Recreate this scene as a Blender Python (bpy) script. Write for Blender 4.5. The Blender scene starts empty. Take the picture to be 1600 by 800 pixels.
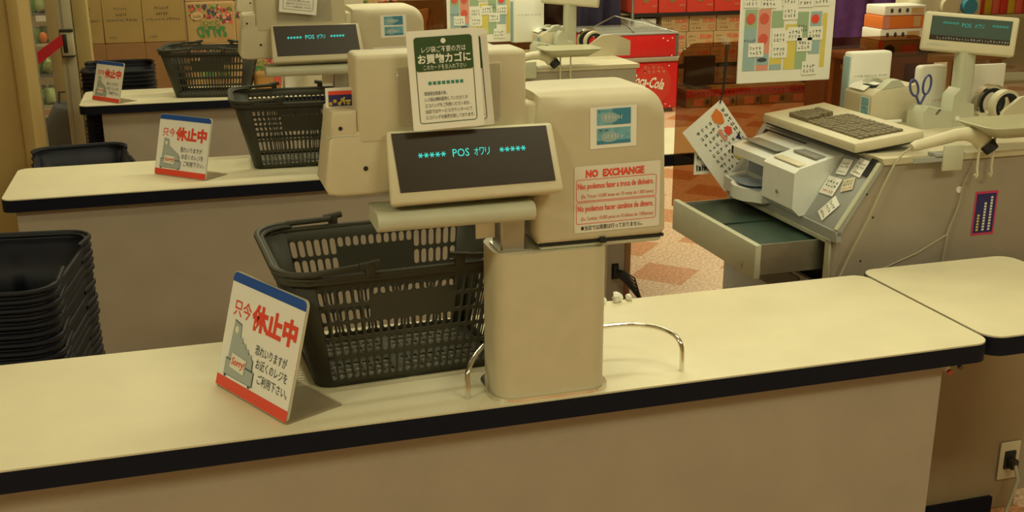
import bpy, bmesh, math, random
from mathutils import Vector, Matrix
random.seed(7)
SC = bpy.context.scene
COL = SC.collection
# ------------------------------------------------------------------ camera, world, lights, exposure
YAW, PITCH, ROLL, FPX = 0.2895, 0.3013, -0.003, 1720.0
CAM = Vector((0, -1.68, 1.555))
fw = Vector((math.sin(YAW)*math.cos(PITCH), math.cos(YAW)*math.cos(PITCH), -math.sin(PITCH)))
rt = Vector((math.cos(YAW), -math.sin(YAW), 0)); up = rt.cross(fw)
c_, s_ = math.cos(ROLL), math.sin(ROLL)
R_, U_ = c_*rt + s_*up, -s_*rt + c_*up
cd = bpy.data.cameras.new('camera'); cam = bpy.data.objects.new('camera', cd); COL.objects.link(cam)
cam.matrix_world = Matrix(((R_.x, U_.x, -fw.x, CAM.x), (R_.y, U_.y, -fw.y, CAM.y), (R_.z, U_.z, -fw.z, CAM.z), (0, 0, 0, 1)))
cd.sensor_width = 36; cd.lens = FPX*36/1600; cd.clip_start = 0.05
SC.camera = cam
W = bpy.data.worlds.new('world'); SC.world = W; W.use_nodes = True
W.node_tree.nodes['Background'].inputs[0].default_value = (1.0, .80, .46, 1)
W.node_tree.nodes['Background'].inputs[1].default_value = 0.12
LIGHT_COL = (1.0, .965, .62)
def area(x, y, z, sx, sy, power):
    l = bpy.data.lights.new('fluorescent_and_fill_light', 'AREA'); l.shape = 'RECTANGLE'; l.size = sx; l.size_y = sy
    l.energy = power; l.color = LIGHT_COL
    o = bpy.data.objects.new('fluorescent_and_fill_light', l); COL.objects.link(o); o.location = (x, y, z)
for (x, y, p) in [(1.4, .2, 19), (-2.3, -1.5, 46), (1.2, 2.4, 24), (2.8, 2.6, 15), (-.4, 2.6, 9),  # the lamp far left of the camera is added fill for the sign
                  (1.6, 4.8, 24), (3.6, 5.0, 34), (0, 4.6, 9), (-1.2, 5.2, 18), (4.8, 6.6, 34), (2.2, 6.8, 22), (1.6, -1.9, 29), (-.4, -2.3, 8), (3.4, -1.6, 7)]:  # those behind the camera and by the produce rack are added fill
    area(x, y, 2.88, 1.25, .34, p)
SC.view_settings.view_transform = 'Standard'
SC.view_settings.look = 'None'
SC.view_settings.gamma = 1.0
SC.view_settings.exposure = 0.0
SC.view_settings.use_curve_mapping = False

# ------------------------------------------------------------------ materials
MATS = {}
def mat(name, col, rough=.5, metal=0.0, spec=.5, emit=None, alpha=1.0, var=0.0, vscale=40, bump=0.0, bscale=300, coat=0.0, trans=0.0):
    m = bpy.data.materials.new(name); m.use_nodes = True
    nt = m.node_tree; b = nt.nodes['Principled BSDF']
    b.inputs['Base Color'].default_value = (*col, 1); b.inputs['Roughness'].default_value = rough
    b.inputs['Metallic'].default_value = metal; b.inputs['Specular IOR Level'].default_value = spec
    b.inputs['Alpha'].default_value = alpha; b.inputs['Coat Weight'].default_value = coat
    b.inputs['Transmission Weight'].default_value = trans
    if emit:
        b.inputs['Emission Color'].default_value = (*emit[:3], 1); b.inputs['Emission Strength'].default_value = emit[3]
    tc = None
    if var or bump:
        tc = nt.nodes.new('ShaderNodeTexCoord')
    if var:
        n = nt.nodes.new('ShaderNodeTexNoise'); n.inputs['Scale'].default_value = vscale; n.inputs['Detail'].default_value = 6
        r = nt.nodes.new('ShaderNodeMapRange'); r.inputs['From Min'].default_value = .3; r.inputs['From Max'].default_value = .7
        r.inputs['To Min'].default_value = 1-var; r.inputs['To Max'].default_value = 1+var*.6
        x = nt.nodes.new('ShaderNodeVectorMath'); x.operation = 'SCALE'; x.inputs[0].default_value = col
        nt.links.new(tc.outputs['Object'], n.inputs['Vector']); nt.links.new(n.outputs['Fac'], r.inputs['Value'])
        nt.links.new(r.outputs['Result'], x.inputs['Scale']); nt.links.new(x.outputs['Vector'], b.inputs['Base Color'])
    if bump:
        n2 = nt.nodes.new('ShaderNodeTexNoise'); n2.inputs['Scale'].default_value = bscale; n2.inputs['Detail'].default_value = 3
        bp = nt.nodes.new('ShaderNodeBump'); bp.inputs['Strength'].default_value = bump; bp.inputs['Distance'].default_value = .002
        nt.links.new(tc.outputs['Object'], n2.inputs['Vector']); nt.links.new(n2.outputs['Fac'], bp.inputs['Height'])
        nt.links.new(bp.outputs['Normal'], b.inputs['Normal'])
    MATS[name] = m
    return m
laminate = mat('laminate', (.75, .695, .49), .42, var=.05, vscale=9)
edge_black = mat('edge_black', (.008, .010, .020), .5, spec=.12)
panel_mauve = mat('panel_mauve', (.385, .335, .265), .6, var=.06, vscale=6, bump=.1)
panel_brown = mat('panel_brown', (.33, .255, .15), .6, var=.1, vscale=5)
cream = mat('cream_plastic', (.62, .565, .395), .48, var=.04, vscale=25, bump=.12, bscale=900)
cream_light = mat('cream_light_plastic', (.66, .615, .44), .45, var=.04, vscale=20)
cream_green = mat('grey_green_plastic', (.53, .54, .41), .5, var=.04, vscale=20)
screen_black = mat('screen_black', (.032, .022, .014), .34, spec=.45)
screen_grey = mat('screen_grey_green', (.065, .105, .095), .25, spec=.5)
vfd = mat('cyan_digits', (.02, .3, .28), .5, emit=(.05, .85, .75, .75))
vfd_dim = mat('dim_cyan_digits', (.03, .3, .28), .5, emit=(.08, .8, .7, .22))
chrome = mat('chrome', (.80, .78, .72), .14, metal=1)
steel = mat('brushed_steel', (.50, .50, .45), .35, metal=.9, var=.08)
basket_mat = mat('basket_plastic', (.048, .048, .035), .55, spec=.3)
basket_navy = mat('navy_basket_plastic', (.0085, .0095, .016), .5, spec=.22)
white_card = mat('white_card', (.90, .90, .82), .5)
sign_white = mat('sign_white', (.95, .96, .93), .35)
paper = mat('paper', (.80, .78, .68), .7)
blue = mat('blue_print', (.02, .10, .46), .35)
red = mat('red_print', (.86, .085, .05), .4)
red_soft = mat('soft_red_print', (.70, .12, .08), .6)
grey_print = mat('grey_print', (.44, .50, .50), .5)
grey_line = mat('dark_grey_print', (.06, .08, .10), .5)
black_print = mat('black_print', (.02, .022, .028), .5)
green_print = mat('dark_green_print', (.035, .085, .022), .5)
white_print = mat('white_print', (.85, .88, .78), .5)
teal_print = mat('teal_print', (.04, .26, .19), .5)
cyan_print = mat('cyan_print', (.20, .50, .62), .5, var=.25, vscale=60)
cyan_dark = mat('deep_cyan_print', (.05, .26, .42), .5)
yellow_print = mat('yellow_print', (.74, .62, .14), .5)
paleblue_print = mat('pale_blue_print', (.34, .50, .52), .5)
palegreen_print = mat('pale_green_print', (.36, .50, .32), .5)
salmon_print = mat('salmon_print', (.76, .32, .24), .5)
orange_print = mat('orange_print', (.80, .22, .04), .5)
purple_print = mat('deep_blue_print', (.03, .03, .16), .5)
magenta_print = mat('magenta_print', (.65, .05, .16), .5)
acrylic_clear = mat('clear_acrylic', (.62, .50, .34), .15, alpha=.35, spec=.5)
film_clear = mat('clear_film', (.70, .66, .52), .12, alpha=.24, spec=.7)
drawer_green = mat('drawer_tray_green', (.028, .055, .040), .4)
grey_metal = mat('grey_painted_metal', (.38, .40, .385), .45, var=.04, vscale=15)
grey_dark = mat('dark_grey_metal', (.13, .13, .115), .5)
dispenser_white = mat('dispenser_white', (.74, .77, .73), .4, var=.03)
basin_blue = mat('coin_basin_blue', (.22, .27, .33), .35)
dark_void = mat('dark_slot', (.01, .012, .014), .6)
key_mat = mat('olive_keys', (.17, .14, .075), .6, var=.25, vscale=120)
cable_cream = mat('cream_cable', (.40, .36, .24), .5)
cable_black = mat('black_cable', (.018, .015, .012), .5)
scissor_blue = mat('blue_handle_plastic', (.06, .07, .22), .4)
cardboard = mat('cardboard', (.37, .255, .085), .8, var=.06, vscale=10)
cardboard_dark = mat('brown_cardboard', (.29, .15, .055), .8, var=.07, vscale=10)
cardboard_pale = mat('pale_cardboard', (.62, .42, .20), .8, var=.06, vscale=10)
carton_red = mat('carton_red', (.62, .045, .025), .6)
cooler_red = mat('cooler_red', (.66, .018, .02), .35, var=.06, vscale=20)
pillar_gold = mat('pillar_gold', (.44, .31, .11), .6, var=.06, vscale=4)
frame_cream = mat('frame_cream', (.50, .46, .31), .5)
frame_tan = mat('frame_tan', (.46, .36, .15), .55)
wall_beige = mat('wall_beige', (.42, .33, .17), .8, var=.06, vscale=3)
ceil_white = mat('ceiling_white', (.75, .72, .62), .9)
purple_cloth = mat('purple_cloth', (.12, .035, .17), .8, var=.25, vscale=14)
navy_cloth = mat('navy_cloth', (.03, .022, .05), .85, var=.2, vscale=14)
belt_red = mat('red_belt', (.60, .014, .03), .55)
leaf_a = mat('leaf_green', (.10, .22, .04), .6, var=.3, vscale=40)
leaf_b = mat('pale_leaf', (.34, .42, .16), .6, var=.3, vscale=40)
veg_orange = mat('orange_vegetable', (.62, .17, .02), .5)
veg_red = mat('red_vegetable', (.40, .03, .02), .4)
veg_yellow = mat('yellow_vegetable', (.60, .40, .03), .5)
glass = mat('window_glass', (.9, .9, .85), .05, alpha=.06)
lamp_face = mat('lamp_diffuser', (.9, .9, .8), .5, emit=(1, .88, .55, 3.0))
def tint_material():
    m = bpy.data.materials.new('tinted_acrylic'); m.use_nodes = True; nt = m.node_tree
    nt.nodes.clear(); o = nt.nodes.new('ShaderNodeOutputMaterial'); mx = nt.nodes.new('ShaderNodeMixShader')
    t = nt.nodes.new('ShaderNodeBsdfTransparent'); t.inputs[0].default_value = (.61, .43, .29, 1)
    g = nt.nodes.new('ShaderNodeBsdfGlossy'); g.inputs['Roughness'].default_value = .06; mx.inputs[0].default_value = .035
    nt.links.new(t.outputs[0], mx.inputs[1]); nt.links.new(g.outputs[0], mx.inputs[2]); nt.links.new(mx.outputs[0], o.inputs[0])
    return m
orange_tan = mat('orange_tan_paper', (.55, .28, .07), .7)
grey_bag = mat('grey_blue_bag', (.06, .065, .07), .7)
tray_olive = mat('olive_tray_plastic', (.44, .42, .27), .35)
slot_grey = mat('slot_grey', (.25, .25, .22), .5)
tint = tint_material()
def floor_material():
    m = bpy.data.materials.new('terrazzo_floor'); m.use_nodes = True; nt = m.node_tree; b = nt.nodes['Principled BSDF']
    b.inputs['Roughness'].default_value = .38
    tc = nt.nodes.new('ShaderNodeTexCoord'); mp = nt.nodes.new('ShaderNodeMapping'); mp.inputs['Location'].default_value = (-2.01, -2.655, 0)
    nt.links.new(tc.outputs['Object'], mp.inputs['Vector'])
    sx = nt.nodes.new('ShaderNodeSeparateXYZ'); nt.links.new(mp.outputs[0], sx.inputs[0])
    def M(op, a, bb=None):
        n = nt.nodes.new('ShaderNodeMath'); n.operation = op
        for i, v in enumerate((a, bb)):
            if v is None: continue
            if isinstance(v, (int, float)): n.inputs[i].default_value = v
            else: nt.links.new(v, n.inputs[i])
        return n.outputs[0]
    P = .45
    fx = M('ABSOLUTE', M('WRAP', sx.outputs[0], P)); fy = None
    def wrapc(v):
        n = nt.nodes.new('ShaderNodeMath'); n.operation = 'WRAP'; nt.links.new(v, n.inputs[0]); n.inputs[1].default_value = P/2; n.inputs[2].default_value = -P/2
        return M('ABSOLUTE', n.outputs[0])
    d = M('LESS_THAN', M('ADD', wrapc(sx.outputs[0]), wrapc(sx.outputs[1])), .175)
    nz = nt.nodes.new('ShaderNodeTexNoise'); nz.inputs['Scale'].default_value = 75; nz.inputs['Detail'].default_value = 5
    nt.links.new(tc.outputs['Object'], nz.inputs['Vector'])
    rp = nt.nodes.new('ShaderNodeMapRange'); rp.inputs['From Min'].default_value = .35; rp.inputs['From Max'].default_value = .65; rp.inputs['To Min'].default_value = .66; rp.inputs['To Max'].default_value = 1.30
    nt.links.new(nz.outputs['Fac'], rp.inputs['Value'])
    mix = nt.nodes.new('ShaderNodeMix'); mix.data_type = 'RGBA'
    mix.inputs[6].default_value = (.70, .49, .33, 1); mix.inputs[7].default_value = (.57, .27, .125, 1); nt.links.new(d, mix.inputs[0])
    vm = nt.nodes.new('ShaderNodeVectorMath'); vm.operation = 'SCALE'
    nt.links.new(mix.outputs[2], vm.inputs[0]); nt.links.new(rp.outputs[0], vm.inputs['Scale']); nt.links.new(vm.outputs[0], b.inputs['Base Color'])
    return m
terrazzo = floor_material()

# ------------------------------------------------------------------ mesh helpers
class MB:
    def __init__(self): self.bm = bmesh.new(); self.mats = []
    def mi(self, m):
        if m not in self.mats: self.mats.append(m)
        return self.mats.index(m)
    def faces(self, vs, fs, m, smooth=False):
        v = [self.bm.verts.new(p) for p in vs]; i = self.mi(m); out = []
        for f in fs:
            try:
                fc = self.bm.faces.new([v[k] for k in f]); fc.material_index = i; fc.smooth = smooth; out.append(fc)
            except ValueError: pass
        return out
    def box(self, x0, y0, z0, x1, y1, z1, m, r=0, seg=2, M=None, edges=None):
        b = bmesh.new()
        bmesh.ops.create_cube(b, size=1)
        for v in b.verts: v.co = Vector((x0+(v.co.x+.5)*(x1-x0), y0+(v.co.y+.5)*(y1-y0), z0+(v.co.z+.5)*(z1-z0)))
        if r:
            es = [e for e in b.edges if edges is None or edges(e)]
            bmesh.ops.bevel(b, geom=es, offset=r, segments=seg, profile=.5, affect='EDGES', clamp_overlap=True)
        self.absorb(b, m, M, smooth=bool(r))
        return self
    def absorb(self, b, m, M=None, smooth=False):
        b.verts.ensure_lookup_table(); b.verts.index_update()
        vs = [(M @ v.co) if M else v.co.copy() for v in b.verts]
        self.faces(vs, [[v.index for v in f.verts] for f in b.faces], m, smooth); b.free()
    def prism(self, prof, a0, a1, m, axis='y', smooth=False, M=None):
        # prof: 2D polygon; axis 'y' -> (x,z) profile, 'x' -> (y,z), 'z' -> (x,y)
        def P(p, a):
            q = {'y': (p[0], a, p[1]), 'x': (a, p[0], p[1]), 'z': (p[0], p[1], a)}[axis]
            return M @ Vector(q) if M else Vector(q)
        n = len(prof); vs = [P(p, a0) for p in prof]+[P(p, a1) for p in prof]
        self.faces(vs, [[(i+1) % n, i, i+n, (i+1) % n+n] for i in range(n)], m, smooth)
        self.faces(vs[:n], [list(range(n))], m); self.faces(vs[n:], [list(range(n))[::-1]], m)
        return self
    def tube(self, pts, r, m, n=8, closed=False, cap=True):
        pts = [Vector(p) for p in pts]; N = len(pts); vs = []; fs = []
        prev = None
        for i, p in enumerate(pts):
            a = pts[i-1] if (i or closed) else p; b = pts[(i+1) % N] if (i < N-1 or closed) else p
            t = (b-a).normalized()
            if prev is None:
                u = t.cross(Vector((0, 0, 1)));
                if u.length < .1: u = t.cross(Vector((1, 0, 0)))
            else: u = prev-t*prev.dot(t)
            u.normalize(); prev = u; w = t.cross(u)
            rr = r[i] if isinstance(r, (list, tuple)) else r
            for k in range(n):
                an = 2*math.pi*k/n; vs.append(p+(u*math.cos(an)+w*math.sin(an))*rr)
        for i in range(N if closed else N-1):
            j = (i+1) % N
            for k in range(n): fs.append([i*n+k, i*n+(k+1) % n, j*n+(k+1) % n, j*n+k])
        if cap and not closed: fs += [list(range(n))[::-1], [(N-1)*n+k for k in range(n)]]
        self.faces(vs, fs, m, True); return self
    def cyl(self, p0, p1, r, m, n=24):
        return self.tube([p0, p1], r, m, n)
    def lathe(self, prof, m, n=28, M=None):
        vs = []; fs = []; K = len(prof)
        for k in range(n):
            an = 2*math.pi*k/n
            for (r, z) in prof:
                q = Vector((r*math.cos(an), r*math.sin(an), z)); vs.append(M @ q if M else q)
        for k in range(n):
            j = (k+1) % n
            for i in range(K-1): fs.append([k*K+i, j*K+i, j*K+i+1, k*K+i+1])
        self.faces(vs, fs, m, True); return self
    def build(self, name, parent=None, loc=None, M=None, merge=False, sharp=40):
        if merge: bmesh.ops.remove_doubles(self.bm, verts=self.bm.verts, dist=1e-5)
        bmesh.ops.recalc_face_normals(self.bm, faces=self.bm.faces)
        me = bpy.data.meshes.new(name); self.bm.to_mesh(me); self.bm.free()
        for m in self.mats: me.materials.append(m)
        try: me.set_sharp_from_angle(angle=math.radians(sharp))
        except Exception: pass
        o = bpy.data.objects.new(name, me); COL.objects.link(o)
        if parent: o.parent = parent
        if M is not None: o.matrix_basis = M
        if loc: o.location = loc
        return o
_TX = {}
def text_polys(body, bold=0.0):
    k = (body, bold)
    if k in _TX: return _TX[k]
    c = bpy.data.curves.new('t', 'FONT'); c.body = body; c.size = 1; c.offset = bold; c.resolution_u = 2
    o = bpy.data.objects.new('t', c); COL.objects.link(o)
    me = bpy.data.meshes.new_from_object(o.evaluated_get(bpy.context.evaluated_depsgraph_get()))
    vs = [(v.co.x, v.co.y) for v in me.vertices]; fs = [list(p.vertices) for p in me.polygons]
    bpy.data.objects.remove(o); bpy.data.curves.remove(c); bpy.data.meshes.remove(me)
    _TX[k] = (vs, fs); return _TX[k]
class Print(MB):
    """flat print in its own u,v plane; w is the distance off the surface"""
    w = .0006
    def poly(self, pts, m, w=None):
        w = self.w if w is None else w; self.faces([(x, y, w) for x, y in pts], [list(range(len(pts)))], m); return self
    def rect(self, x, y, a, b, m, w=None): return self.poly([(x, y), (x+a, y), (x+a, y+b), (x, y+b)], m, w)
    def disc(self, x, y, rx, ry, m, w=None, n=20):
        return self.poly([(x+rx*math.cos(2*math.pi*i/n), y+ry*math.sin(2*math.pi*i/n)) for i in range(n)], m, w)
    def rrect(self, x, y, a, b, r, m, w=None):
        return self.poly(rrect_pts(x, y, x+a, y+b, r), m, w)
    def outline(self, x, y, a, b, t, m, w=None, r=0):
        w = self.w if w is None else w
        o = rrect_pts(x, y, x+a, y+b, max(r, 1e-4)); i = rrect_pts(x+t, y+t, x+a-t, y+b-t, max(r-t, 1e-4)); n = len(o)
        self.faces([(p[0], p[1], w) for p in o+i], [[k, (k+1) % n, (k+1) % n+n, k+n] for k in range(n)], m); return self
    def text(self, body, x, y, a, b, m, bold=0.0, w=None, turn=False, skew=0, rise=0):
        w = self.w*2 if w is None else w
        vs, fs = text_polys(body, bold)
        if not vs: return self
        x0 = min(v[0] for v in vs); x1 = max(v[0] for v in vs); y0 = min(v[1] for v in vs); y1 = max(v[1] for v in vs)
        P = []
        for (p, q) in vs:
            s = (p-x0)/(x1-x0); t = (q-y0)/(y1-y0)
            if turn: s, t = 1-s, 1-t
            P.append((x+s*a+skew*t*b, y+t*b+rise*s, w))
        self.faces(P, fs, m); return self
    def scribble(self, x, y, a, b, m, n=6, rows=1, w=None, seed=1):
        rr = random.Random(seed+int(x*7919)+int(y*104729)); w = self.w*2 if w is None else w
        ph = b/rows
        for r in range(rows):
            for k in range(n):
                px = x+a*(k+.12+rr.random()*.2)/n; pw = a/n*(.35+.35*rr.random()); t = ph*.12
                yy = y+r*ph+ph*.15; hh = ph*.62
                k2 = rr.random()
                self.rect(px, yy+(hh-t)*rr.random(), pw, t, m, w)
                self.rect(px+pw*rr.random()*.7, yy, t, hh*(.5+.5*rr.random()), m, w)
                if k2 > .4: self.rect(px, yy+hh*.8, pw*.9, t, m, w)
        return self
def rounded_prism(b, prof, y0, y1, m, r, seg=4, back=True):
    n = len(prof); area2 = sum(prof[i][0]*prof[(i+1) % n][1]-prof[(i+1) % n][0]*prof[i][1] for i in range(n)); sg_ = 1 if area2 > 0 else -1
    nor = []
    for i in range(n):
        p, q, t = Vector(prof[i-1]), Vector(prof[i]), Vector(prof[(i+1) % n])
        e1 = (q-p).normalized(); e2 = (t-q).normalized()
        n1 = Vector((-e1.y, e1.x))*sg_; n2 = Vector((-e2.y, e2.x))*sg_
        k = n1+n2; nor.append(k/max(.35, k.dot(n1)))
    R_at = r if callable(r) else (lambda x, z: r)
    rs = [R_at(*p) for p in prof]
    def loop(fo, fy, yb): return [(prof[i][0]+nor[i].x*rs[i]*fo, yb+rs[i]*fy, prof[i][1]+nor[i].y*rs[i]*fo) for i in range(n)]
    L = [loop(1-math.sin(math.pi/2*k/seg), 1-math.cos(math.pi/2*k/seg), y0) for k in range(seg+1)]
    L += [loop(0, -.5, y1), loop(.5, 0, y1)]
    vs = [p for l in L for p in l]
    fs = [[j*n+i, j*n+(i+1) % n, (j+1)*n+(i+1) % n, (j+1)*n+i] for j in range(len(L)-1) for i in range(n)]
    fs += [list(range(n)), [(len(L)-1)*n+i for i in range(n)][::-1]]
    b.faces(vs, fs, m, True)
def rrect_pts(x0, y0, x1, y1, r, n=5):
    out = []
    for (cx, cy, a0) in ((x1-r, y0+r, -90), (x1-r, y1-r, 0), (x0+r, y1-r, 90), (x0+r, y0+r, 180)):
        for i in range(n+1):
            a = math.radians(a0+90*i/n); out.append((cx+r*math.cos(a), cy+r*math.sin(a)))
    return out
def frame(origin, u, v):
    u = Vector(u).normalized(); v = Vector(v); v = (v-u*u.dot(v)).normalized(); n = u.cross(v)
    return Matrix(((u.x, v.x, n.x, origin[0]), (u.y, v.y, n.y, origin[1]), (u.z, v.z, n.z, origin[2]), (0, 0, 0, 1)))
FRONT = lambda x, y, z: frame((x, y, z), (1, 0, 0), (0, 0, 1))          # a plane facing the camera side (-y)
def tag(o, label, cat, group=None, kind=None):
    o['label'] = label; o['category'] = cat
    if group: o['group'] = group
    if kind: o['kind'] = kind
    return o
def thing(name, label, cat, loc=(0, 0, 0), rz=0, group=None):
    o = bpy.data.objects.new(name, None); COL.objects.link(o); o.empty_display_size = .05
    o.location = loc; o.rotation_euler = (0, 0, rz); return tag(o, label, cat, group)
def struct(o): o['kind'] = 'structure'; return o
def copy_tree(o, label=None, loc=None, rz=None, group=None, parent=None):
    c = o.copy(); COL.objects.link(c)
    if parent: c.parent = parent
    if label: c['label'] = label
    if group: c['group'] = group
    if loc is not None: c.location = loc
    if rz is not None: c.rotation_euler = (0, 0, rz)
    for ch in list(o.children): copy_tree(ch, parent=c)
    return c
CT = .74          # counter top height

# ------------------------------------------------------------------ the room
struct(MB().box(-6, -4, -.1, 9, 10.5, 0, terrazzo).build('floor'))
struct(MB().box(-6, -4, 3.0, 9, 10.5, 3.1, ceil_white).build('ceiling'))
struct(MB().box(-6, 9.6, 0, 9, 9.75, 3.0, wall_beige).build('wall_back'))
struct(MB().box(8.6, -4, 0, 8.75, 9.6, 3.0, wall_beige).build('wall_right'))
struct(MB().box(-6, -4, 0, 9, -3.85, 3.0, wall_beige).build('wall_front'))
struct(MB().box(-4.6, -4, 0, -4.45, 9.6, 3.0, wall_beige).build('wall_left'))
for i, l in enumerate([o for o in list(COL.objects) if o.type == 'LIGHT']):
    x, y, z = l.location
    b = MB().box(x-.66, y-.2, 2.9, x+.66, y+.2, 3.0, ceil_white, .01)
    struct(b.build('trim_%d' % (i+10)))  # housing for every lamp, the added fill lamps included
# pillar in front of the door at the left
p = MB(); p.box(-1.55, 2.95, 0, -.585, 3.4, 3.0, pillar_gold, .012)
p.box(-.615, 2.93, 0, -.572, 2.96, 3.0, pillar_gold, .006)
struct(p.build('trim_1'))

# ------------------------------------------------------------------ counters
def counter(label, dx, dy, x_left, x_right, panel_l, panel_r, legs=False):
    t = thing('checkout_counter', label, 'counter', (dx, dy, 0), 0, None)
    pts = rrect_pts(x_left, 0, x_right, .45, .035)
    b = MB(); b.prism(pts, CT-.004, CT, laminate, 'z', smooth=True); b.build('laminate_top', t)
    i = rrect_pts(x_left-.0015, -.0015, x_right+.0015, .4515, .036)
    b = MB(); b.prism(i, CT-.040, CT-.0035, edge_black, 'z', smooth=True); b.build('black_edge', t)
    b = MB(); b.box(panel_l, .028, 0.0, panel_r, .05, CT-.04, panel_mauve, .002, 1); b.build('front_panel', t)
    b = MB(); b.box(panel_l+.012, .05, 0.0, panel_l+.035, .40, CT-.04, panel_mauve, .002, 1); b.build('side_panel', t)
    return t, b
c1, _ = counter('long white topped checkout counter across the foreground, with black edge', 0, 0, -1.35, 1.498, -1.3, 1.41)
b = MB(); b.box(1.39, .50, 0, 2.085, .52, CT-.045, panel_brown, .002, 1); b.build('recessed_panel', c1)
b = MB(); b.box(1.39, .488, 0, 2.0, .50, .045, edge_black); b.build('kick_strip', c1)
b = MB(); b.box(1.425, .04, CT-.07, 1.436, .40, CT-.04, steel); b.build('bracket', c1)
for k, (x, z) in enumerate([(1.428, .672), (1.452, .679)]):
    b = MB(); b.cyl((x, .033, z), (x, .026, z), .005, red_soft if k == 0 else grey_dark, 12); b.build('screw', c1)
# side section right of it
def side_section(label, dx, dy, x0, x1):
    s = thing('side_counter', label, 'counter', (dx, dy, 0))
    MB().prism(rrect_pts(x0, .018, x1, .478, .04), CT-.004, CT, laminate, 'z', smooth=True).build('laminate_top', s)
    MB().prism(rrect_pts(x0-.0015, .0165, x1+.0015, .4795, .041), CT-.042, CT-.0035, edge_black, 'z', smooth=True).build('black_edge', s)
    return s
s1 = side_section('short white counter section at right, its black edge set back a little', 0, 0, 1.506, 1.93)
MB().box(1.52, .09, CT-.055, 1.91, .47, CT-.042, panel_brown).build('underside_board', s1)
# outlet plate on the recessed panel
o = thing('wall_outlet', 'cream power outlet plate low on the brown recessed panel at far right', 'outlet', (2.042, .498, .146))
MB().box(-.032, -.006, -.055, .032, 0, .055, cream, .003).build('plate', o)
MB().box(-.018, -.011, -.022, .016, -.004, .03, dark_void, .002).build('socket', o)
bb = MB(); bb.box(-.012, -.032, -.016, .010, -.010, .012, cable_black, .004)
pl = tag(bb.build('power_plug'), 'black plug with grey cord in the low outlet at far right', 'plug'); pl.location = (2.042, .498, .146)
MB().tube([(0, -.03, -.004), (-.01, -.055, -.03), (-.03, -.06, -.09), (-.05, -.07, -.125), (-.08, -.09, -.140), (-.16, -.12, -.140)], .005, cable_cream).build('cord', pl)

c2, _ = counter('white topped checkout counter of the second lane, standing behind the foreground one', -.0, 1.82, -.555, 1.50, -.52, 1.41)
MB().box(1.39, .15, 0, 1.527, .17, CT-.042, panel_mauve).build('recessed_panel', c2)
MB().box(1.527, .145, 0, 1.546, .40, CT-.042, cardboard_dark).build('end_board', c2)
MB().box(1.476, .146, .245, 1.502, .151, .305, dark_void).build('cable_hole', c2)
s2 = side_section('short white counter section behind the tinted partition, second lane', 0, 1.82, 1.506, 1.98)
MB().box(1.40, .10, CT-.065, 1.95, .36, CT-.042, grey_dark).build('support_rail', s2)
c3, _ = counter('white topped checkout counter of the farthest lane, at upper left', 0, 3.56, -.455, 1.55, -.365, 1.3)
for (x0, x1, y0) in ((-.43, -.405, .06), (-.385, -.37, .10)):
    MB().box(x0, y0, 0, x1, y0+.03, CT-.04, edge_black, .003, 1).build('leg', c3)
# bundle of cables out of lane two's panel
cb = tag(MB().box(1.479, 1.955, .25, 1.499, 1.966, .30, cable_black).build('cable_bundle'), 'bundle of thin black cables spilling out of a hole in a counter panel', 'cables')
for k in range(7):
    f = k/6
    MB().tube([(1.49, 1.958, .285-.02*f), (1.51+.015*f, 1.93, .285-.015*k*.6), (1.545+.03*f, 1.91, .26-.016*k), (1.56+.025*f, 1.90, .20-.01*k), (1.55+.02*f, 1.90, .13), (1.53, 1.90, .02)], .0032, cable_black, 6).build('cable', cb)

# ------------------------------------------------------------------ shopping basket
TOPX, TOPY, BOTX, BOTY, HB = .455, .322, .345, .222, .226
def per_pt(u, v):
    """u in 0..4: side + fraction around the rounded rectangle, v 0 bottom .. 1 top"""
    X = (BOTX+(TOPX-BOTX)*v)/2; Y = (BOTY+(TOPY-BOTY)*v)/2; r = .030+.024*v
    s = int(u) % 4; f = u-int(u)
    a = .085 if s % 2 == 0 else .12   # corner share on each end of a side
    C = [(-1, -1), (1, -1), (1, 1), (-1, 1)]
    def corner(k, ang):
        sx, sy = C[k]; return Vector((sx*(X-r)+r*math.cos(ang), sy*(Y-r)+r*math.sin(ang), 0))
    base = -math.pi/2+s*math.pi/2
    if f < a: p = corner(s, base-math.pi/4*(1-f/a))
    elif f > 1-a: p = corner((s+1) % 4, base+math.pi/4*((f-1+a)/a))
    else:
        g = (f-a)/(1-2*a); p = corner(s, base)*(1-g)+corner((s+1) % 4, base)*g
    p.z = v*HB; return p
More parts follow.
